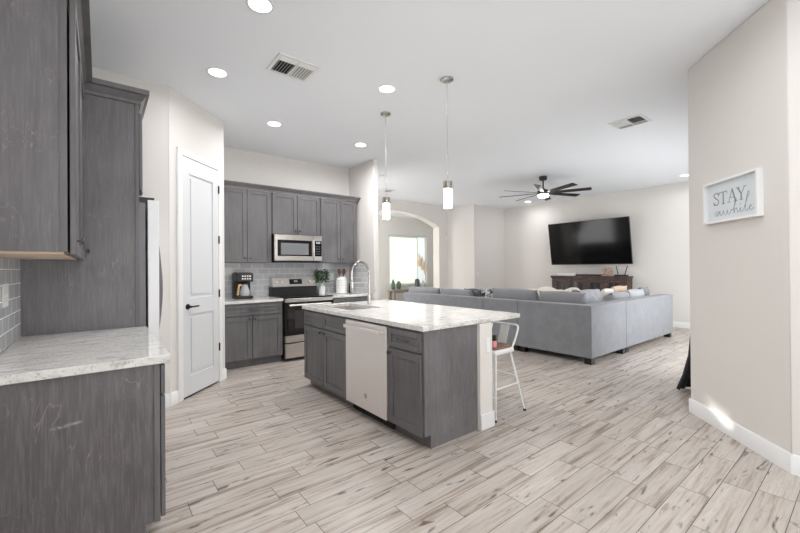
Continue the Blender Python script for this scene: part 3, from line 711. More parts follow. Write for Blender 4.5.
struct(P().box((2.426, 2.022, 0), (2.582, IY1, .8685)), 'wall_island', WALL)
p = P().box((2.424, 2.008, 0), (2.596, 2.0215, .128)).box((2.5825, 2.0215, 0), (2.596, IY1, .128))
struct(p, 'baseboard_island', WHITE, bev=.004)
outlet('white outlet on the end of the white island post under the counter', (2.525, 2.022, .685), EX, -EY, h=.12, wd=.05)
# counter with sink cut-out
SX0, SX1, SY0, SY1 = 1.965, 2.395, 3.33, 4.03
def slab_hole(xs, ys, z0, z1):
    p = P(); xs = list(xs); ys = list(ys)
    T = {}; B = {}
    for i, x in enumerate(xs):
        for j, y in enumerate(ys): T[i,j] = p._v((x,y,z1), None); B[i,j] = p._v((x,y,z0), None)
    for i in range(3):
        for j in range(3):
            if (i, j) == (1, 1): continue
            p.bm.faces.new((T[i,j], T[i+1,j], T[i+1,j+1], T[i,j+1])); p.bm.faces.new((B[i,j], B[i,j+1], B[i+1,j+1], B[i+1,j]))
    def side(seq):
        for a, b in zip(seq, seq[1:]): p.bm.faces.new((T[a], T[b], B[b], B[a]))
    side([(0,0),(1,0),(2,0),(3,0),(3,1),(3,2),(3,3),(2,3),(1,3),(0,3),(0,2),(0,1),(0,0)])
    side([(1,1),(1,2),(2,2),(2,1),(1,1)])
    return p
ic = build(slab_hole((1.815, SX0, SX1, 3.0), (2.030, SY0, SY1, 4.115), .8705, .909), 'countertop', GRAN, loc=(2.4, 3.1, .87), bev=.003)
tag(ic, 'large white granite island countertop with overhang above the bar stool', 'countertop')
sk = thing('sink', 'stainless undermount double bowl sink in the island countertop', 'sink', (2.18, 3.68, .69))
def bowl(y0, y1):
    p = P(); r0 = [(SX0-.004, y0), (SX1+.004, y0), (SX1+.004, y1), (SX0-.004, y1)]
    ins = .025
    r1 = [(SX0+ins, y0+ins), (SX1-ins, y0+ins), (SX1-ins, y1-ins), (SX0+ins, y1-ins)]
    A = [p._v((x, y, .8695), None) for x, y in r0]; Bq = [p._v((x, y, .70), None) for x, y in r1]
    for i in range(4): p.bm.faces.new((A[i], Bq[i], Bq[(i+1)%4], A[(i+1)%4]))
    p.bm.faces.new(Bq[::-1])
    return build(p, 'bowl', STEEL, sk, recalc=False)
b1 = bowl(SY0-.004, 3.675); b2 = bowl(3.695, SY1+.004)
for b, y in ((b1, 3.50), (b2, 3.86)): build(P().lathe([(.04, 0), (.04, .003), (.02, .004)], (2.18, y, .7005), 20), 'drain', NICK, b)
# faucet
fc = thing('faucet', 'tall brushed nickel spring pull-down faucet behind the island sink', 'faucet', (2.50, 3.753, .909))
fx, fy = 2.50, 3.753
build(P().lathe([(.03, 0), (.03, .008), (.024, .012), (.024, .10), (.018, .105)], (fx, fy, .9092), 20), 'base', NICK, fc)
build(P().tube([(fx, fy, 1.01), (fx, fy, 1.26)], .012, 14), 'riser', NICK, fc)
arc = [(fx, fy, 1.26)] + [(fx-.118+.118*math.cos(t), fy, 1.28+.125*math.sin(t)) for t in [math.pi*k/18 for k in range(19)]] + [(fx-.236, fy, 1.20)]
build(P().tube(arc, .010, 10), 'hose', NICK, fc)
L = [Vector(a) for a in arc]; cum = [0]
for a, b in zip(L, L[1:]): cum.append(cum[-1]+(b-a).length)
def at(s):
    for i in range(len(L)-1):
        if cum[i+1] >= s: return L[i].lerp(L[i+1], (s-cum[i])/(cum[i+1]-cum[i])), (L[i+1]-L[i]).normalized()
    return L[-1], (L[-1]-L[-2]).normalized()
coil = []
turns = 46
for k in range(turns*8):
    q, d = at(cum[-1]*k/(turns*8)); s_ = Vector((0,1,0)); n_ = d.cross(s_)
    th = 2*math.pi*k/8; coil.append(q + s_*math.cos(th)*.0145 + n_*math.sin(th)*.0145)
build(P().tube(coil, .0028, 5), 'spring', NICK, fc)
build(P().lathe([(.012, 0), (.020, .02), (.022, .10), (.015, .15), (.011, .16)], (fx-.236, fy, 1.045), 18), 'spray_head', NICK, fc)
build(P().tube([(fx, fy, 1.165), (fx-.215, fy, 1.165)], .007, 8).lathe([(.026, 0), (.026, .018)], (fx-.236, fy, 1.156), 18), 'holder_arm', NICK, fc)
build(P().tube([(fx, fy-.022, .975), (fx+.012, fy-.05, .985), (fx+.03, fy-.075, 1.075)], .008, 10), 'lever', NICK, fc)

# ------------------------------------------------------------------ bar stool
bs = thing('bar_stool', 'white metal bar stool with brown wood seat tucked at the island', 'stool', (2.83, 2.24, 0))
SZ = .602; sx0, sx1, sy0, sy1 = 2.690, 2.960, 2.075, 2.355
build(P().box((sx0-.005, sy0-.005, SZ-.045), (sx1+.005, sy1+.005, SZ)), 'seat_apron', STOOLW, bs, bev=.014, seg=3)
build(P().box((sx0+.006, sy0+.006, SZ+.0003), (sx1-.006, sy1-.006, SZ+.022)), 'seat', WOODT, bs, bev=.008, seg=2)
feet = {}
for ax, (tx, fxx) in enumerate(((sx0+.018, 2.650), (sx1-.015, 3.092))):
    for ay, (ty, fyy) in enumerate(((sy0+.015, 2.045), (sy1-.015, 2.455))):
        t = Vector((tx, ty, SZ-.03)); f = Vector((fxx, fyy, .014)); feet[ax, ay] = (t, f)
        d = (f-t).normalized(); sxs = 1 if ax else -1; sys_ = 1 if ay else -1
        p = P()
        for z0 in (0,):
            a, b = t, f
            wt, wb = .026, .015
            for w0, w1, e in ((wt, wb, 'x'), (wt, wb, 'y')):
                vs_ = []
                for q, ww in ((a, w0), (b, w1)):
                    ex = Vector((-sxs*ww, 0, 0)) if e == 'x' else Vector((0, -sys_*ww, 0)); th = Vector((0, -sys_*.006, 0)) if e == 'x' else Vector((-sxs*.006, 0, 0))
                    vs_ += [q, q+ex, q+ex+th, q+th]
                v = [p._v(x, None) for x in vs_]
                for fc_ in ((0,1,5,4),(1,2,6,5),(2,3,7,6),(3,0,4,7),(3,2,1,0),(4,5,6,7)): p.bm.faces.new([v[i] for i in fc_])
        lo = build(p, 'leg', STOOLW, bs)
        build(P().lathe([(.014, 0), (.014, .016)], (f.x-sxs*.006, f.y-sys_*.006, 0.0005), 12), 'foot_cap', BLACK, lo)
def onleg(k, z): t, f = feet[k]; return t.lerp(f, (t.z-z)/(t.z-f.z))
for k0, k1, z in (((0,0),(1,0), .27), ((0,1),(1,1), .27), ((0,0),(0,1), .20), ((1,0),(1,1), .33)):
    build(P().tube([onleg(k0, z), onleg(k1, z)], .0075, 8), 'footrest', STOOLW, bs)
bx, bz = sx1+.062, .795
pth = spline([(sx1-.02, sy0+.005, SZ-.01), (sx1+.02, sy0-.003, SZ+.07), (bx-.004, sy0-.008, bz-.025), (bx+.004, sy0+.012, bz-.002), (bx+.008, sy0+.04, bz), (bx+.009, (sy0+sy1)/2, bz), (bx+.008, sy1-.04, bz), (bx+.004, sy1-.012, bz-.002), (bx-.004, sy1+.008, bz-.025), (sx1+.02, sy1+.003, SZ+.07), (sx1-.02, sy1-.005, SZ-.01)], 6)
build(P().tube(pth, .0095, 10), 'back_rail', STOOLW, bs)
ym = (sy0+sy1)/2
p = P(); v = [p._v(c, None) for c in ((sx1+.004, ym-.045, SZ-.01), (sx1+.004, ym+.045, SZ-.01), (bx+.006, ym+.05, bz), (bx+.006, ym-.05, bz), (sx1+.008, ym-.045, SZ-.01), (sx1+.008, ym+.045, SZ-.01), (bx+.011, ym+.05, bz), (bx+.011, ym-.05, bz))]
for f in ((0,1,2,3),(7,6,5,4),(0,4,5,1),(1,5,6,2),(2,6,7,3),(3,7,4,0)): p.bm.faces.new([v[i] for i in f])
build(p, 'back_slat', STOOLW, bs)
bt = thing('bottle', 'small pink bottle with black cap on the bar stool seat', 'bottle', (2.728, 2.115, SZ+.0225))
build(P().lathe([(.020, 0), (.023, .004), (.023, .05), (.018, .058)], (2.728, 2.115, SZ+.0228), 18), 'body', plain('pink_label', (226, 150, 150), .35, var=.25, sc=50), bt)
build(P().lathe([(.021, 0), (.022, .006), (.022, .046), (.018, .05)], (2.728, 2.115, SZ+.0812), 18), 'cap', BLACK, bt)

# ------------------------------------------------------------------ sofa
def softbox(a, b, name, mat, parent, bev=.03):
    return build(P().box(a, b), name, mat, parent, bev=bev, seg=3)
def section(label, x0, y0, x1, y1, backs, arm=None, h=.80, feet_=()):
    t = thing('sofa_section', label, 'sofa', ((x0+x1)/2, (y0+y1)/2, 0), 'grey sectional sofa pieces')
    for (ax, ay, bx_, by) in backs: softbox((ax, ay, .085), (bx_, by, h), 'back', SOFA, t, .012)
    return t
XW, YS = 5.185, 2.405
g = 'grey sectional sofa pieces'
# A: corner piece
A = thing('sofa_section', 'grey corner piece of the sectional, nearest the bar stool', 'sofa', (5.8, 3.0, 0), g)
p = P().prism([(XW, YS), (6.318, YS), (6.318, YS+.20), (XW+.20, YS+.20), (XW+.20, 3.552), (XW, 3.552)], .085, .80)
build(p, 'back', SOFA, A, bev=.010, seg=2)
softbox((XW+.202, YS+.202, .085), (6.318, 3.552, .27), 'base', SOFA, A, .01)
softbox((XW+.205, YS+.205, .272), (6.315, 3.55, .45), 'seat_cushion', SOFAC, A, .05)
for x, y in ((XW+.01, YS+.01), (6.205, YS+.01), (XW+.01, 3.44), (6.205, 3.44)): build(P().prism([(x, y), (x+.10, y), (x+.10, y+.10), (x, y+.10)], 0.001, .084), 'foot', BLACK, A)
B = thing('sofa_section', 'grey armless middle piece of the sectional behind the island counter', 'sofa', (5.7, 3.9, 0), g)
softbox((XW, 3.557, .085), (XW+.20, 4.243, .80), 'back', SOFA, B, .01)
softbox((XW+.202, 3.557, .085), (6.15, 4.243, .27), 'base', SOFA, B, .01); softbox((XW+.205, 3.56, .272), (6.15, 4.24, .45), 'seat_cushion', SOFAC, B, .05)
for x, y in ((XW+.02, 3.57), (XW+.02, 4.13), (6.03, 3.57), (6.03, 4.13)): build(P().box((x, y, .001), (x+.10, y+.10, .084)), 'foot', BLACK, B)
Cc = thing('sofa_section', 'long grey end piece of the sectional nearest the arched opening', 'sofa', (5.7, 5.4, 0), g)
softbox((XW, 4.248, .085), (XW+.20, 6.44, .80), 'back', SOFA, Cc, .01)
softbox((XW+.202, 4.248, .085), (6.15, 6.28, .27), 'base', SOFA, Cc, .01)
for y0, y1 in ((4.25, 5.265), (5.268, 6.278)): softbox((XW+.205, y0, .272), (6.15, y1, .45), 'seat_cushion', SOFAC, Cc, .05)
softbox((XW+.202, 6.282, .085), (6.15, 6.44, .64), 'arm', SOFA, Cc, .02)
for x, y in ((XW+.02, 4.27), (XW+.02, 6.3), (6.03, 4.27), (6.03, 6.3)): build(P().box((x, y, .001), (x+.10, y+.10, .084)), 'foot', BLACK, Cc)
D = thing('sofa_section', 'grey right end piece of the sectional nearest the media wall', 'sofa', (7.4, 3.0, 0), g)
softbox((6.323, YS, .085), (8.44, YS+.20, .80), 'back', SOFA, D, .01)
softbox((6.323, YS+.202, .085), (8.29, 3.40, .27), 'base', SOFA, D, .01)
for x0, x1 in ((6.325, 7.31), (7.313, 8.288)): softbox((x0, YS+.205, .272), (x1, 3.40, .45), 'seat_cushion', SOFAC, D, .05)
softbox((8.292, YS+.202, .085), (8.45, 3.40, .64), 'arm', SOFA, D, .02)
for x, y in ((6.36, YS+.02), (8.32, YS+.02), (6.36, 3.28), (8.32, 3.28)): build(P().box((x, y, .001), (x+.10, y+.10, .084)), 'foot', BLACK, D)
# cushions
def cush(name, label, cat, c, w_, h_, th, tilt, face, mat, grp=None, e=.3, lump=.03, roll=0, seed=1):
    # face: direction the cushion faces (unit), standing on its edge, leaning back by tilt
    n = Vector(face).normalized(); u = Vector((-n.y, n.x, 0))
    n2 = (n*math.cos(tilt) + Vector((0,0,1))*math.sin(tilt)); v = n2.cross(u)
    R = Matrix((( u.x, v.x, n2.x, 0), (u.y, v.y, n2.y, 0), (u.z, v.z, n2.z, 0), (0,0,0,1)))
    M = Matrix.Translation(c) @ R @ Matrix.Rotation(roll, 4, 'Z')
    o = build(P().pillow(w_, h_, th, M, 16, e, lump, seed), name, mat, loc=c); return tag(o, label, cat, grp)
bcg = 'loose grey back cushions along the sectional'
cush('back_cushion', 'grey back cushion at the arched opening end of the sofa', 'cushion', (5.56, 6.15, .69), 1.02, .46, .24, .2, (1,0,0), SOFAC, bcg, seed=2)
cush('back_cushion', 'grey back cushion second from the arched opening end of the sofa', 'cushion', (5.56, 5.205, .685), .84, .45, .24, .2, (1,0,0), SOFAC, bcg, seed=3)
cush('back_cushion', 'wide grey back cushion behind the armless piece, right of the patterned pillow', 'cushion', (5.56, 3.85, .72), .90, .50, .26, .2, (1,0,0), SOFAC, bcg, seed=4)
cush('back_cushion', 'wide grey back cushion on the corner piece left of the tufted pillow', 'cushion', (5.56, 3.00, .71), .76, .50, .26, .2, (1,0,0), SOFAC, bcg, seed=5)
cush('throw_pillow', 'charcoal printed throw pillow left of the white patterned pillow on the sofa', 'pillow', (5.80, 4.96, .68), .42, .48, .2, .25, (1,0,0), PATC, seed=6)
cush('throw_pillow', 'white and charcoal patterned throw pillow behind the armless sofa piece', 'pillow', (5.80, 4.56, .70), .36, .46, .2, .25, (1,-.1,0), PATT, seed=7)
cush('throw_pillow', 'silver tufted plush pillow at the sofa corner', 'pillow', (6.06, 2.90, .72), .68, .50, .28, .2, (0,1,0), SILVER, lump=.26, seed=8)
cush('back_cushion', 'silver grey plush cushion just right of the sofa corner seam', 'cushion', (7.0, 2.82, .66), .66, .46, .28, .22, (0,1,0), SILVER, bcg, lump=.08, seed=9)
cush('back_cushion', 'pale grey cushion in the middle of the right end piece', 'cushion', (7.68, 2.82, .68), .66, .46, .28, .22, (0,1,0), m_fabric('pale_grey_plush', (186, 188, 192)), bcg, lump=.06, seed=10)
cush('back_cushion', 'grey cushion near the far arm of the right end piece', 'cushion', (8.20, 2.86, .70), .36, .46, .24, .25, (0,1,0), SOFAC, bcg, lump=.06, seed=11)
cush('throw_pillow', 'blush beige pillow behind the cushions of the right end piece', 'pillow', (7.75, 3.14, .72), .62, .50, .2, .35, (0,1,0), plain('blush_fabric', (226, 200, 180), .9), seed=12)
cush('throw_pillow', 'small white pillow with black lower half near the blush pillow', 'pillow', (7.22, 3.12, .71), .40, .46, .18, .35, (0,1,0), plain('white_pillow_fabric', (236, 232, 226), .9), seed=13)
# cream throw
p = P(); nu, nv = 26, 10; gr = {}
rnd = random.Random(5)
for i in range(nu+1):
    for j in range(nv+1):
        u = i/nu; v = j/nv
        y = 3.10+.90*u; x = 5.86+.52*v
        z = .80+.10*math.sin(math.pi*v)**.6 + .025*math.sin(11*u+3*v)+.018*math.sin(23*u+1) - .33*(v > .93)
        gr[i,j] = p._v((x, y, z), None)
for i in range(nu):
    for j in range(nv): p.bm.faces.new((gr[i,j], gr[i,j+1], gr[i+1,j+1], gr[i+1,j]))
p2 = None
th = build(p, 'throw_blanket', CREAM, loc=(6.1, 3.2, .45)); m = th.modifiers.new('thick', 'SOLIDIFY'); m.thickness = .05; m.offset = 1
tag(th, 'cream throw blanket heaped behind the grey corner cushion', 'blanket')

# ------------------------------------------------------------------ media wall
MXF = 9.42
mc = thing('media_console', 'dark distressed wood media console with glass doors below the television', 'console', (9.52, 4.38, 0))
CY0, CY1 = 3.60, 5.39
build(P().box((MXF-.02, CY0-.04, 1.06), (9.78, CY1+.04, 1.10)).box((MXF-.01, CY0-.025, 1.035), (9.78, CY1+.025, 1.06)), 'top', WOODD, mc, bev=.006)
build(P().box((MXF+.03, CY0-.018, .02), (9.78, CY0-.0005, 1.0345)).box((MXF+.03, CY1+.0005, .02), (9.78, CY1+.018, 1.0345)), 'side_panel', WOODD, mc)
build(P().box((MXF+.03, CY0, .02), (9.78, CY1, 1.0345)), 'carcass', plain('console_inside', (34, 30, 30), .7), mc)
build(P().box((MXF, CY0, 1.0), (MXF+.029, CY1, 1.034)).box((MXF, CY0, .02), (MXF+.029, CY1, .12)), 'face_rail', WOODD, mc)
nD = 4; pw_ = .075; span = (CY1-CY0-pw_)/nD
for i in range(nD+1): build(P().box((MXF-.008, CY0+i*span, .12), (MXF+.029, CY0+i*span+pw_, 1.0)), 'post', WOODD, mc)
GL = plain('cabinet_glass', (62, 64, 68), .08, var=.3, sc=5)
for i in range(nD):
    y0 = CY0+i*span+pw_+.003; y1 = CY0+(i+1)*span-.003; p = P()
    p.box((MXF+.002, y0, .125), (MXF+.027, y0+.05, .995)).box((MXF+.002, y1-.05, .125), (MXF+.027, y1, .995)).box((MXF+.002, y0+.05, .125), (MXF+.027, y1-.05, .19)).box((MXF+.002, y0+.05, .945), (MXF+.027, y1-.05, .995)).box((MXF+.004, (y0+y1)/2-.012, .19), (MXF+.024, (y0+y1)/2+.012, .945))
    d = build(p, 'door', WOODD, mc)
    build(P().box((MXF+.012, y0+.05, .19), (MXF+.016, y1-.05, .945)), 'pane', GL, d)
    knob(d, (MXF+.002, y0+.025 if i % 2 == 0 else y1-.025, .52), NX)
tv = thing('television', 'large black flat screen television tilted down on the media wall', 'television', (9.6, 4.55, 1.4))
tb, tt = Vector((9.60, 0, 1.385)), Vector((9.43, 0, 2.47)); dv = (tt-tb).normalized(); nv_ = Vector((-dv.z, 0, dv.x)).normalized()
H_ = (tt-tb).length
MT = Matrix(((0, nv_.x, dv.x, tb.x), (1, nv_.y, dv.y, 3.515), (0, nv_.z, dv.z, tb.z), (0,0,0,1)))
W_ = 1.985
build(P().box((0, -.045, 0), (W_, -.003, H_), MT), 'housing', BLACK, tv, bev=.004)
build(P().box((.012, -.0028, .02), (W_-.012, -.001, H_-.012), MT), 'screen', plain('tv_screen', (10, 10, 11), .11, spec=.3), tv)
p = P()
for a, b in (((0, 0), (W_, .018)), ((0, H_-.01), (W_, H_)), ((0, .018), (.01, H_-.01)), ((W_-.01, .018), (W_, H_-.01))): p.box((a[0], -.0028, a[1]), (b[0], .001, b[1]), MT)
build(p, 'bezel', plain('dark_bezel', (22, 22, 23), .3), tv)
build(P().box((9.60, 4.25, 1.70), (9.798, 4.85, 2.10)), 'wall_mount', BLACK, tv)
ZC = 1.1005
o = build(P().box((9.47, 4.78, ZC), (9.63, 5.28, ZC+.06)), 'box', OUTP, loc=(9.48, 5.0, ZC), bev=.006); tag(o, 'flat white box lying at the left end of the media console', 'box')
o = build(P().prism([(9.47, 4.22), (9.63, 4.22), (9.63, 4.72), (9.47, 4.72)], ZC, ZC+.02).box((9.455, 4.17, ZC+.02), (9.645, 4.77, ZC+.038)), 'tray', BRONZE, loc=(9.48, 4.47, ZC)); tag(o, 'long dark tray on the media console between white box and openwork ball', 'tray')
# openwork ball: rings
p = P(); c = Vector((9.46, 3.99, ZC+.115))
rnd = random.Random(2)
for k in range(8):
    n = Vector((rnd.uniform(-1,1), rnd.uniform(-1,1), rnd.uniform(-1,1))).normalized(); M = axis(c, n)
    p.tube([M @ Vector((.104*math.cos(t*.3142), .104*math.sin(t*.3142), 0)) for t in range(20)], .010, 6, closed=True)
o = build(p, 'decorative_ball', plain('rose_beige_vine', (198, 168, 148), .7), loc=(c.x, c.y, ZC)); tag(o, 'beige openwork ball of woven rings on the media console', 'ornament')
rt_ = thing('router', 'black router with two raised antennas at right end of the console', 'router', (9.46, 3.66, ZC))
build(P().box((9.46, 3.60, ZC), (9.62, 3.86, ZC+.035)), 'body', BLACK, rt_, bev=.006)
for y0, y1 in ((3.78, 3.82), (3.64, 3.58)): build(P().tube([(9.50, y0, ZC+.03), (9.50, y1, ZC+.24)], .010, 8), 'antenna', BLACK, rt_)

# ------------------------------------------------------------------ foyer beyond the arch
tbx = thing('console_table', 'narrow grey console table under the foyer window', 'table', (8.3, 10.0, 0))
GRW = plain('weathered_grey_wood', (148, 140, 132), .6, var=.2, sc=20)
build(P().box((7.46, 9.82, .57), (9.2, 10.16, .62)), 'tabletop', GRW, tbx, bev=.006)
for x in (7.52, 9.04):
    for y in (9.84, 10.07): build(P().box((x, y, 0), (x+.09, y+.07, .569)), 'leg', GRW, tbx)
build(P().box((7.61, 9.86, .49), (9.04, 9.875, .569)).box((7.61, 10.10, .49), (9.04, 10.115, .569)), 'apron', GRW, tbx)
pc = thing('potted_cactus', 'pointed grey green cactus at left end of the foyer console table', 'plant', (7.61, 9.98, .6205))
build(P().lathe([(.05, 0), (.07, .07), (.06, .07)], (7.61, 9.98, .6208), 18), 'pot', plain('dark_grey_pot', (88, 86, 86), .7), pc)
build(P().lathe([(.055, .0), (.066, .09), (.05, .18), (.02, .26), (.004, .29)], (7.61, 9.98, .6915), 12), 'stem', CACT, pc)
pd = thing('potted_cactus', 'rounded grey green succulent, second from left on the foyer console table', 'plant', (7.84, 9.98, .6205))
build(P().lathe([(.06, 0), (.08, .07), (.07, .07)], (7.84, 9.98, .6208), 18), 'pot', bpy.data.materials['dark_grey_pot'], pd)
build(P().lathe([(.06, .0), (.085, .06), (.075, .14), (.03, .2), (.004, .21)], (7.84, 9.98, .6915), 12), 'stem', CACT, pd)
o = build(P().lathe([(.075, 0), (.09, .02), (.09, .26), (.07, .32), (.03, .34)], (8.66, 9.98, .6205), 20), 'vase', plain('charcoal_vase', (92, 92, 96), .5), loc=(8.66, 9.98, .6205)); tag(o, 'dark grey cylinder vase beside the pampas stems in the foyer', 'vase')
pp = thing('pampas_vase', 'clear vase with tall beige pampas plumes before the foyer window', 'vase', (8.93, 9.98, .6205))
build(P().lathe([(.045, 0), (.05, .02), (.04, .22), (.03, .26)], (8.93, 9.98, .6208), 18), 'vase', plain('pale_glass_vase', (214, 218, 214), .15), pp)
for i, (dx, top) in enumerate(((-.17, 1.70), (-.03, 1.58), (.10, 1.44))):
    st_ = P().tube(spline([(8.93+.01*i, 9.98, .80), (8.93+dx*.5, 9.98, 1.1), (8.93+dx, 9.98, top-.15)], 5), .006, 6)
    build(st_, 'stem', CANE, pp)
    build(P().lathe([(.008, -.24), (.05, -.14), (.075, .0), (.055, .14), (.02, .25), (.004, .30)], (8.93+dx*1.05, 9.98, top-.12), 12), 'plume', CANE, pp)

# ------------------------------------------------------------------ wall plates, sign, drape
o = outlet('small white sensor high on the wall right of the arch', (7.955, 7.86, 2.19), EX, -EY, wd=.06, h=.13, kind='rocker', cat='sensor', name='wall_sensor')
outlet('white light switch on the living room wall right of the arch', (8.50, 7.15, 1.14), EX, -EY, kind='rocker', cat='switch', name='light_switch')
RU = (Vector((3.46, .35, 0))-Vector((4.22, 1.07, 0))).normalized(); RN = Vector((RU.y, -RU.x, 0))
if RN.dot(Vector((-1, 1, 0))) < 0: RN = -RN
sg = thing('framed_sign', 'white framed sign reading stay awhile on the right wall', 'sign', Vector((4.22, 1.07, 1.68)) + RU*.557)
S0 = Vector((4.22, 1.07, 1.675)) + RU*.268; MS = frame(S0, RU, RN)
SW, SH, SD = .578, .335, .042
p = P(); fw_ = .016
p.box((0, .001, 0), (fw_, SD, SH), MS).box((SW-fw_, .001, 0), (SW, SD, SH), MS).box((fw_, .001, 0), (SW-fw_, SD, fw_), MS).box((fw_, .001, SH-fw_), (SW-fw_, SD, SH), MS)
build(p, 'frame', plain('white_frame', (240, 240, 240), .4, var=.01), sg)
build(P().box((fw_, .002, fw_), (SW-fw_, .012, SH-fw_), MS), 'backing', plain('pale_blue_grey_board', (222, 228, 231), .6, var=.015), sg)
INK = plain('grey_ink', (150, 152, 156), .6)
SIGN_N = .0125
def stroke(p, pts, w0):   # flat stroke of width w0 as small prisms
    for a, b in zip(pts, pts[1:]):
        a = Vector((a[0], a[1])); b = Vector((b[0], b[1])); d = (b-a)
        if d.length < 1e-6: continue
        d.normalize(); n = Vector((-d.y, d.x))*w0/2; e = d*w0*.25
        q = [a-n-e, b-n+e, b+n+e, a+n-e]
        lo = [p._v((x.x, SIGN_N, x.y), MS) for x in q]; hi = [p._v((x.x, SIGN_N+.0012, x.y), MS) for x in q]
        p.bm.faces.new(hi)
        for i in range(4): p.bm.faces.new((lo[i], lo[(i+1)%4], hi[(i+1)%4], hi[i]))
lx, lz, lh = .085, .145, .098
TH, TN = .013, .005
def serif(p, x, z, w=.030): stroke(p, [(x-w/2, z), (x+w/2, z)], .0045)
def let_S(x):
    p = P(); c = [Vector(q) for q in ((x+.058, lz+lh*.80, 0), (x+.050, lz+lh*.93, 0), (x+.032, lz+lh*.985, 0), (x+.012, lz+lh*.92, 0), (x+.007, lz+lh*.76, 0), (x+.022, lz+lh*.60, 0), (x+.046, lz+lh*.45, 0), (x+.060, lz+lh*.26, 0), (x+.052, lz+lh*.08, 0), (x+.032, lz+lh*.015, 0), (x+.012, lz+lh*.07, 0), (x+.004, lz+lh*.22, 0))]
    stroke(p, [(q.x, q.y) for q in spline(c, 5)], .0085); stroke(p, [(x+.058, lz+lh*.72), (x+.058, lz+lh*.98)], TN); stroke(p, [(x+.004, lz+lh*.02), (x+.004, lz+lh*.30)], TN); return p
def let_T(x):
    p = P(); stroke(p, [(x, lz+lh*.97), (x+.082, lz+lh*.97)], .006); stroke(p, [(x+.041, lz), (x+.041, lz+lh*.97)], TH); serif(p, x+.041, lz+.002, .036)
    stroke(p, [(x+.002, lz+lh*.98), (x+.002, lz+lh*.78)], TN); stroke(p, [(x+.080, lz+lh*.98), (x+.080, lz+lh*.78)], TN); return p
def let_A(x):
    p = P(); stroke(p, [(x+.012, lz), (x+.050, lz+lh)], TN); stroke(p, [(x+.050, lz+lh), (x+.086, lz)], TH); stroke(p, [(x+.026, lz+lh*.36), (x+.072, lz+lh*.36)], TN); serif(p, x+.012, lz+.002); serif(p, x+.086, lz+.002, .034); return p
def let_Y(x):
    p = P(); stroke(p, [(x+.010, lz+lh*.98), (x+.045, lz+lh*.45)], TH); stroke(p, [(x+.080, lz+lh*.98), (x+.046, lz+lh*.45)], TN); stroke(p, [(x+.045, lz), (x+.045, lz+lh*.46)], TH); serif(p, x+.045, lz+.002, .036); serif(p, x+.010, lz+lh*.98, .032); serif(p, x+.080, lz+lh*.98); return p
for fn, x in ((let_S, lx), (let_T, lx+.072), (let_A, lx+.160), (let_Y, lx+.258)):
    build(fn(x), 'letter', INK, sg, recalc=True)
wx, wz, xh = .120, .055, .038
aw = [(0, .2), (.03, .9), (.0, .95), (-.02, .4), (.0, .02), (.03, .5), (.04, .95), (.042, .2), (.055, .02), (.075, .5), (.085, .95), (.088, .2), (.105, .02), (.120, .5), (.125, .95), (.130, .2), (.145, .02), (.165, .6), (.172, .9), (.185, .7), (.205, 1.6), (.222, 2.6), (.212, 2.9), (.200, 1.6), (.196, .05), (.206, .7), (.224, .95), (.230, .4), (.240, .02), (.258, .5), (.266, .9), (.266, .2), (.280, .02), (.305, .9), (.335, 2.6), (.352, 3.4), (.342, 3.7), (.322, 2.2), (.312, .4), (.325, .02), (.348, .45), (.372, .85), (.362, 1.0), (.350, .5), (.362, .05), (.395, .35)]
p = P(); stroke(p, [(q.x, q.y) for q in spline([Vector((wx+a*.98, wz+b*xh, 0)) for a, b in aw], 5)], .0030)
build(p, 'script_lettering', INK, sg)
p = P(); stroke(p, [(wx+.266*.98-.003, wz+1.5*xh), (wx+.266*.98+.003, wz+1.6*xh)], .005); build(p, 'letter_dot', INK, sg)
# dark drape by the living room doors
p = P(); n = 40; rows = [(2.45, 0), (1.1, 0), (.7, .02), (.40, .045), (.18, .09), (.02, .14)]
gr = {}
for j, (z, fl) in enumerate(rows):
    for i in range(n+1):
        u = i/n; x = 4.80+.40*u+fl*2.2*u; y = 1.165+.028*math.sin(u*34)+fl*1.2*(.5+.5*math.sin(u*5+1))
        gr[i,j] = p._v((x, y, z), None)
for j in range(len(rows)-1):
    for i in range(n): p.bm.faces.new((gr[i,j], gr[i+1,j], gr[i+1,j+1], gr[i,j+1]))
o = build(p, 'drape', CURT, loc=(4.85, 1.165, .01), recalc=False); m = o.modifiers.new('thick', 'SOLIDIFY'); m.thickness = .008
tag(o, 'dark charcoal drape pooling on the floor behind the right wall corner', 'curtain')

# ------------------------------------------------------------------ ceiling fittings
RL = [(.857, 2.592, 'recessed ceiling light nearest the camera at the top edge'), (.845, 3.725, 'recessed ceiling light above the fridge and pantry door'), (1.696, 4.622, 'recessed ceiling light in front of the left wall cabinets'),
      (2.259, 3.041, 'recessed ceiling light between the square vent and the pendants'), (2.972, 4.656, 'recessed ceiling light nearest the kitchen wall corner'), (9.206, 5.951, 'recessed ceiling light beside the ceiling fan blades'), (9.081, 2.362, 'recessed ceiling light at the edge of the right wall')]
for x, y, lab in RL:
    t = thing('recessed_light', lab, 'light', (x, y, CZ), 'round recessed ceiling lights')
    build(P().lathe([(.093, -.0005), (.090, -.006), (.074, -.008), (.074, -.0005)], (x, y, CZ), 32, cap=False), 'trim_ring', WHITE, t)
    build(P().lathe([(.0735, -.0068), (.0735, -.0008)], (x, y, CZ), 32), 'diffuser', LAMP, t)
    area('recessed_or_fill_lamp', (x, y, CZ-.02), (0, 0, -1), .14, .14, 22 if 4.65 < y < 4.7 else (6 if 4 < y < 4.65 else 5), (0.98, .985, 1.0), 'DISK', 170)
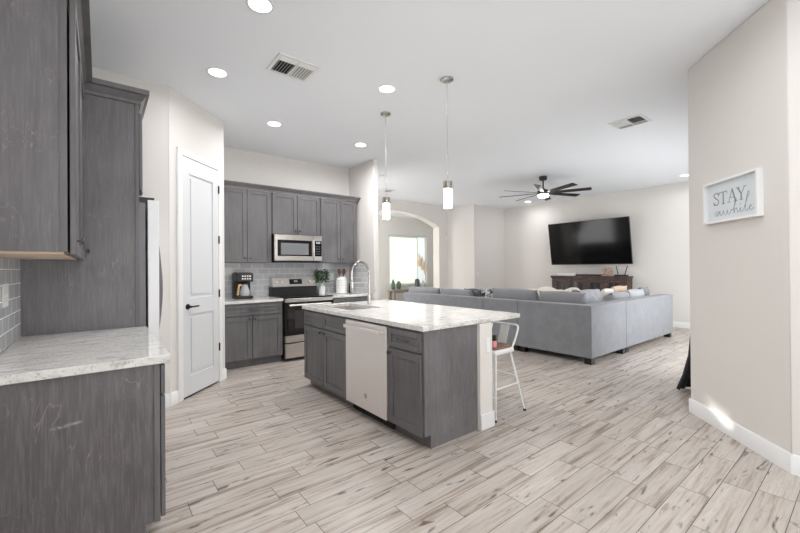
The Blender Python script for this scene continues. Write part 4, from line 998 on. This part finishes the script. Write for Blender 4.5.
def vent(lab, x, y, sx, sy, flip=1, rot=0.0):
    t = thing('ceiling_vent', lab, 'vent', (x, y, CZ), 'white ceiling air vents')
    p = P(); f = .03; z0, z1 = CZ-.010, CZ-.0006
    p.box((x-sx, y-sy, z0), (x-sx+f, y+sy, z1)).box((x+sx-f, y-sy, z0), (x+sx, y+sy, z1)).box((x-sx+f, y-sy, z0), (x+sx-f, y-sy+f, z1)).box((x-sx+f, y+sy-f, z0), (x+sx-f, y+sy, z1)).box((x-.008, y-sy+f, z0), (x+.008, y+sy-f, z1)).box((x-sx+f, y-.45*sy-.006, z0), (x+sx-f, y-.45*sy+.006, z1))
    build(p, 'frame', OUTP, t)
    build(P().box((x-sx+f, y-sy+f, CZ-.0015), (x+sx-f, y+sy-f, CZ-.0007)), 'duct_opening', DARK, t)
    def lv(x0, x1, y0, y1, along, ang, k=6):
        p = P()
        for i in range(k):
            if along == 'y':
                c = x0+(x1-x0)*(i+.5)/k; M = Matrix.Translation((c, (y0+y1)/2, CZ-.007)) @ Matrix.Rotation(ang, 4, 'Y'); p.box((-.008, -(y1-y0)/2, -.0008), (.008, (y1-y0)/2, .0008), M)
            else:
                c = y0+(y1-y0)*(i+.5)/k; M = Matrix.Translation(((x0+x1)/2, c, CZ-.007)) @ Matrix.Rotation(ang, 4, 'X'); p.box((-(x1-x0)/2, -.008, -.0008), ((x1-x0)/2, .008, .0008), M)
        build(p, 'louvres', OUTP, t)
    lv(x-sx+f, x-.008, y-.45*sy+.006, y+sy-f, 'y', .9*flip); lv(x+.008, x+sx-f, y-.45*sy+.006, y+sy-f, 'y', -.9*flip)
    lv(x-sx+f, x-.008, y-sy+f, y-.45*sy-.006, 'x', -.9, 2); lv(x+.008, x+sx-f, y-sy+f, y-.45*sy-.006, 'x', -.9, 2)
    t.rotation_euler = (0, 0, rot)
vent('white ceiling vent over the kitchen, left of the pendants', 1.365, 3.24, .19, .17, -1)
vent('white ceiling vent over the living room, between fan and right wall', 5.18, 1.91, .19, .17, -1, math.pi/2)
vent('white ceiling vent just in front of the arch, beside the far pendant', 5.165, 7.02, .18, .16)
sd = build(P().lathe([(.07, -.0006), (.07, -.02), (.05, -.034), (.02, -.036)], (4.28, 5.98, CZ), 28), 'smoke_detector', OUTP, loc=(4.28, 5.98, CZ)); tag(sd, 'round white smoke detector on the ceiling near the kitchen wall end', 'smoke detector')
for x, y, lab in ((2.598, 2.54, 'nearer nickel pendant lamp with glowing glass tube over the island'), (2.608, 3.542, 'farther nickel pendant lamp with glowing glass tube over the island')):
    t = thing('pendant_lamp', lab, 'lamp', (x, y, CZ), 'pendants over the island')
    build(P().lathe([(.062, -.0006), (.062, -.012), (.05, -.022), (.012, -.026)], (x, y, CZ), 28), 'canopy', NICK, t)
    build(P().tube([(x, y, CZ-.024), (x, y, 2.15)], .0028, 6), 'cord', NICK, t)
    build(P().lathe([(.008, .075), (.043, .072), (.043, 0)], (x, y, 2.078), 24), 'socket_cap', COPPER, t)
    build(P().lathe([(.038, 0), (.038, .177)], (x, y, 1.900), 24), 'glass_tube', TUBE, t)
    area('pendant_glow', (x, y, 1.892), (0, 0, -1), .076, .08, 3, (1.0, .95, .88), 'DISK', 170)
# ceiling fan
fx, fy = 6.92, 4.13
fn = thing('ceiling_fan', 'dark eight blade ceiling fan with lit light over the sofa', 'fan', (fx, fy, CZ))
FANM = plain('dark_bronze_fan', (58, 56, 56), .4, .3)
build(P().lathe([(.075, -.0006), (.075, -.06), (.06, -.075), (.02, -.078)], (fx, fy, CZ), 24), 'canopy', FANM, fn)
build(P().tube([(fx, fy, CZ-.076), (fx, fy, 2.87)], .014, 12), 'downrod', FANM, fn)
build(P().lathe([(.03, .09), (.06, .07), (.11, .05), (.115, -.02), (.10, -.03)], (fx, fy, 2.80), 28), 'motor_housing', FANM, fn)
build(P().lathe([(.098, 0), (.105, -.012), (.09, -.05), (.03, -.062)], (fx, fy, 2.769), 28), 'light', FANL, fn)
for k in range(8):
    a = math.radians(24+45*k); M = Matrix.Translation((fx, fy, 2.802)) @ Matrix.Rotation(a, 4, 'Z') @ Matrix.Rotation(math.radians(-14), 4, 'X')
    p = P().prism([(.10, -.028), (.30, -.052), (.84, -.060), (.86, -.052), (.86, .052), (.84, .060), (.30, .052), (.10, .028)], -.004, .004, M)
    build(p, 'blade', FANM, fn)
area('fan_lamp', (fx, fy, 2.695), (0, 0, -1), .18, .18, 5, (1.0, .97, .92), 'DISK', 170)
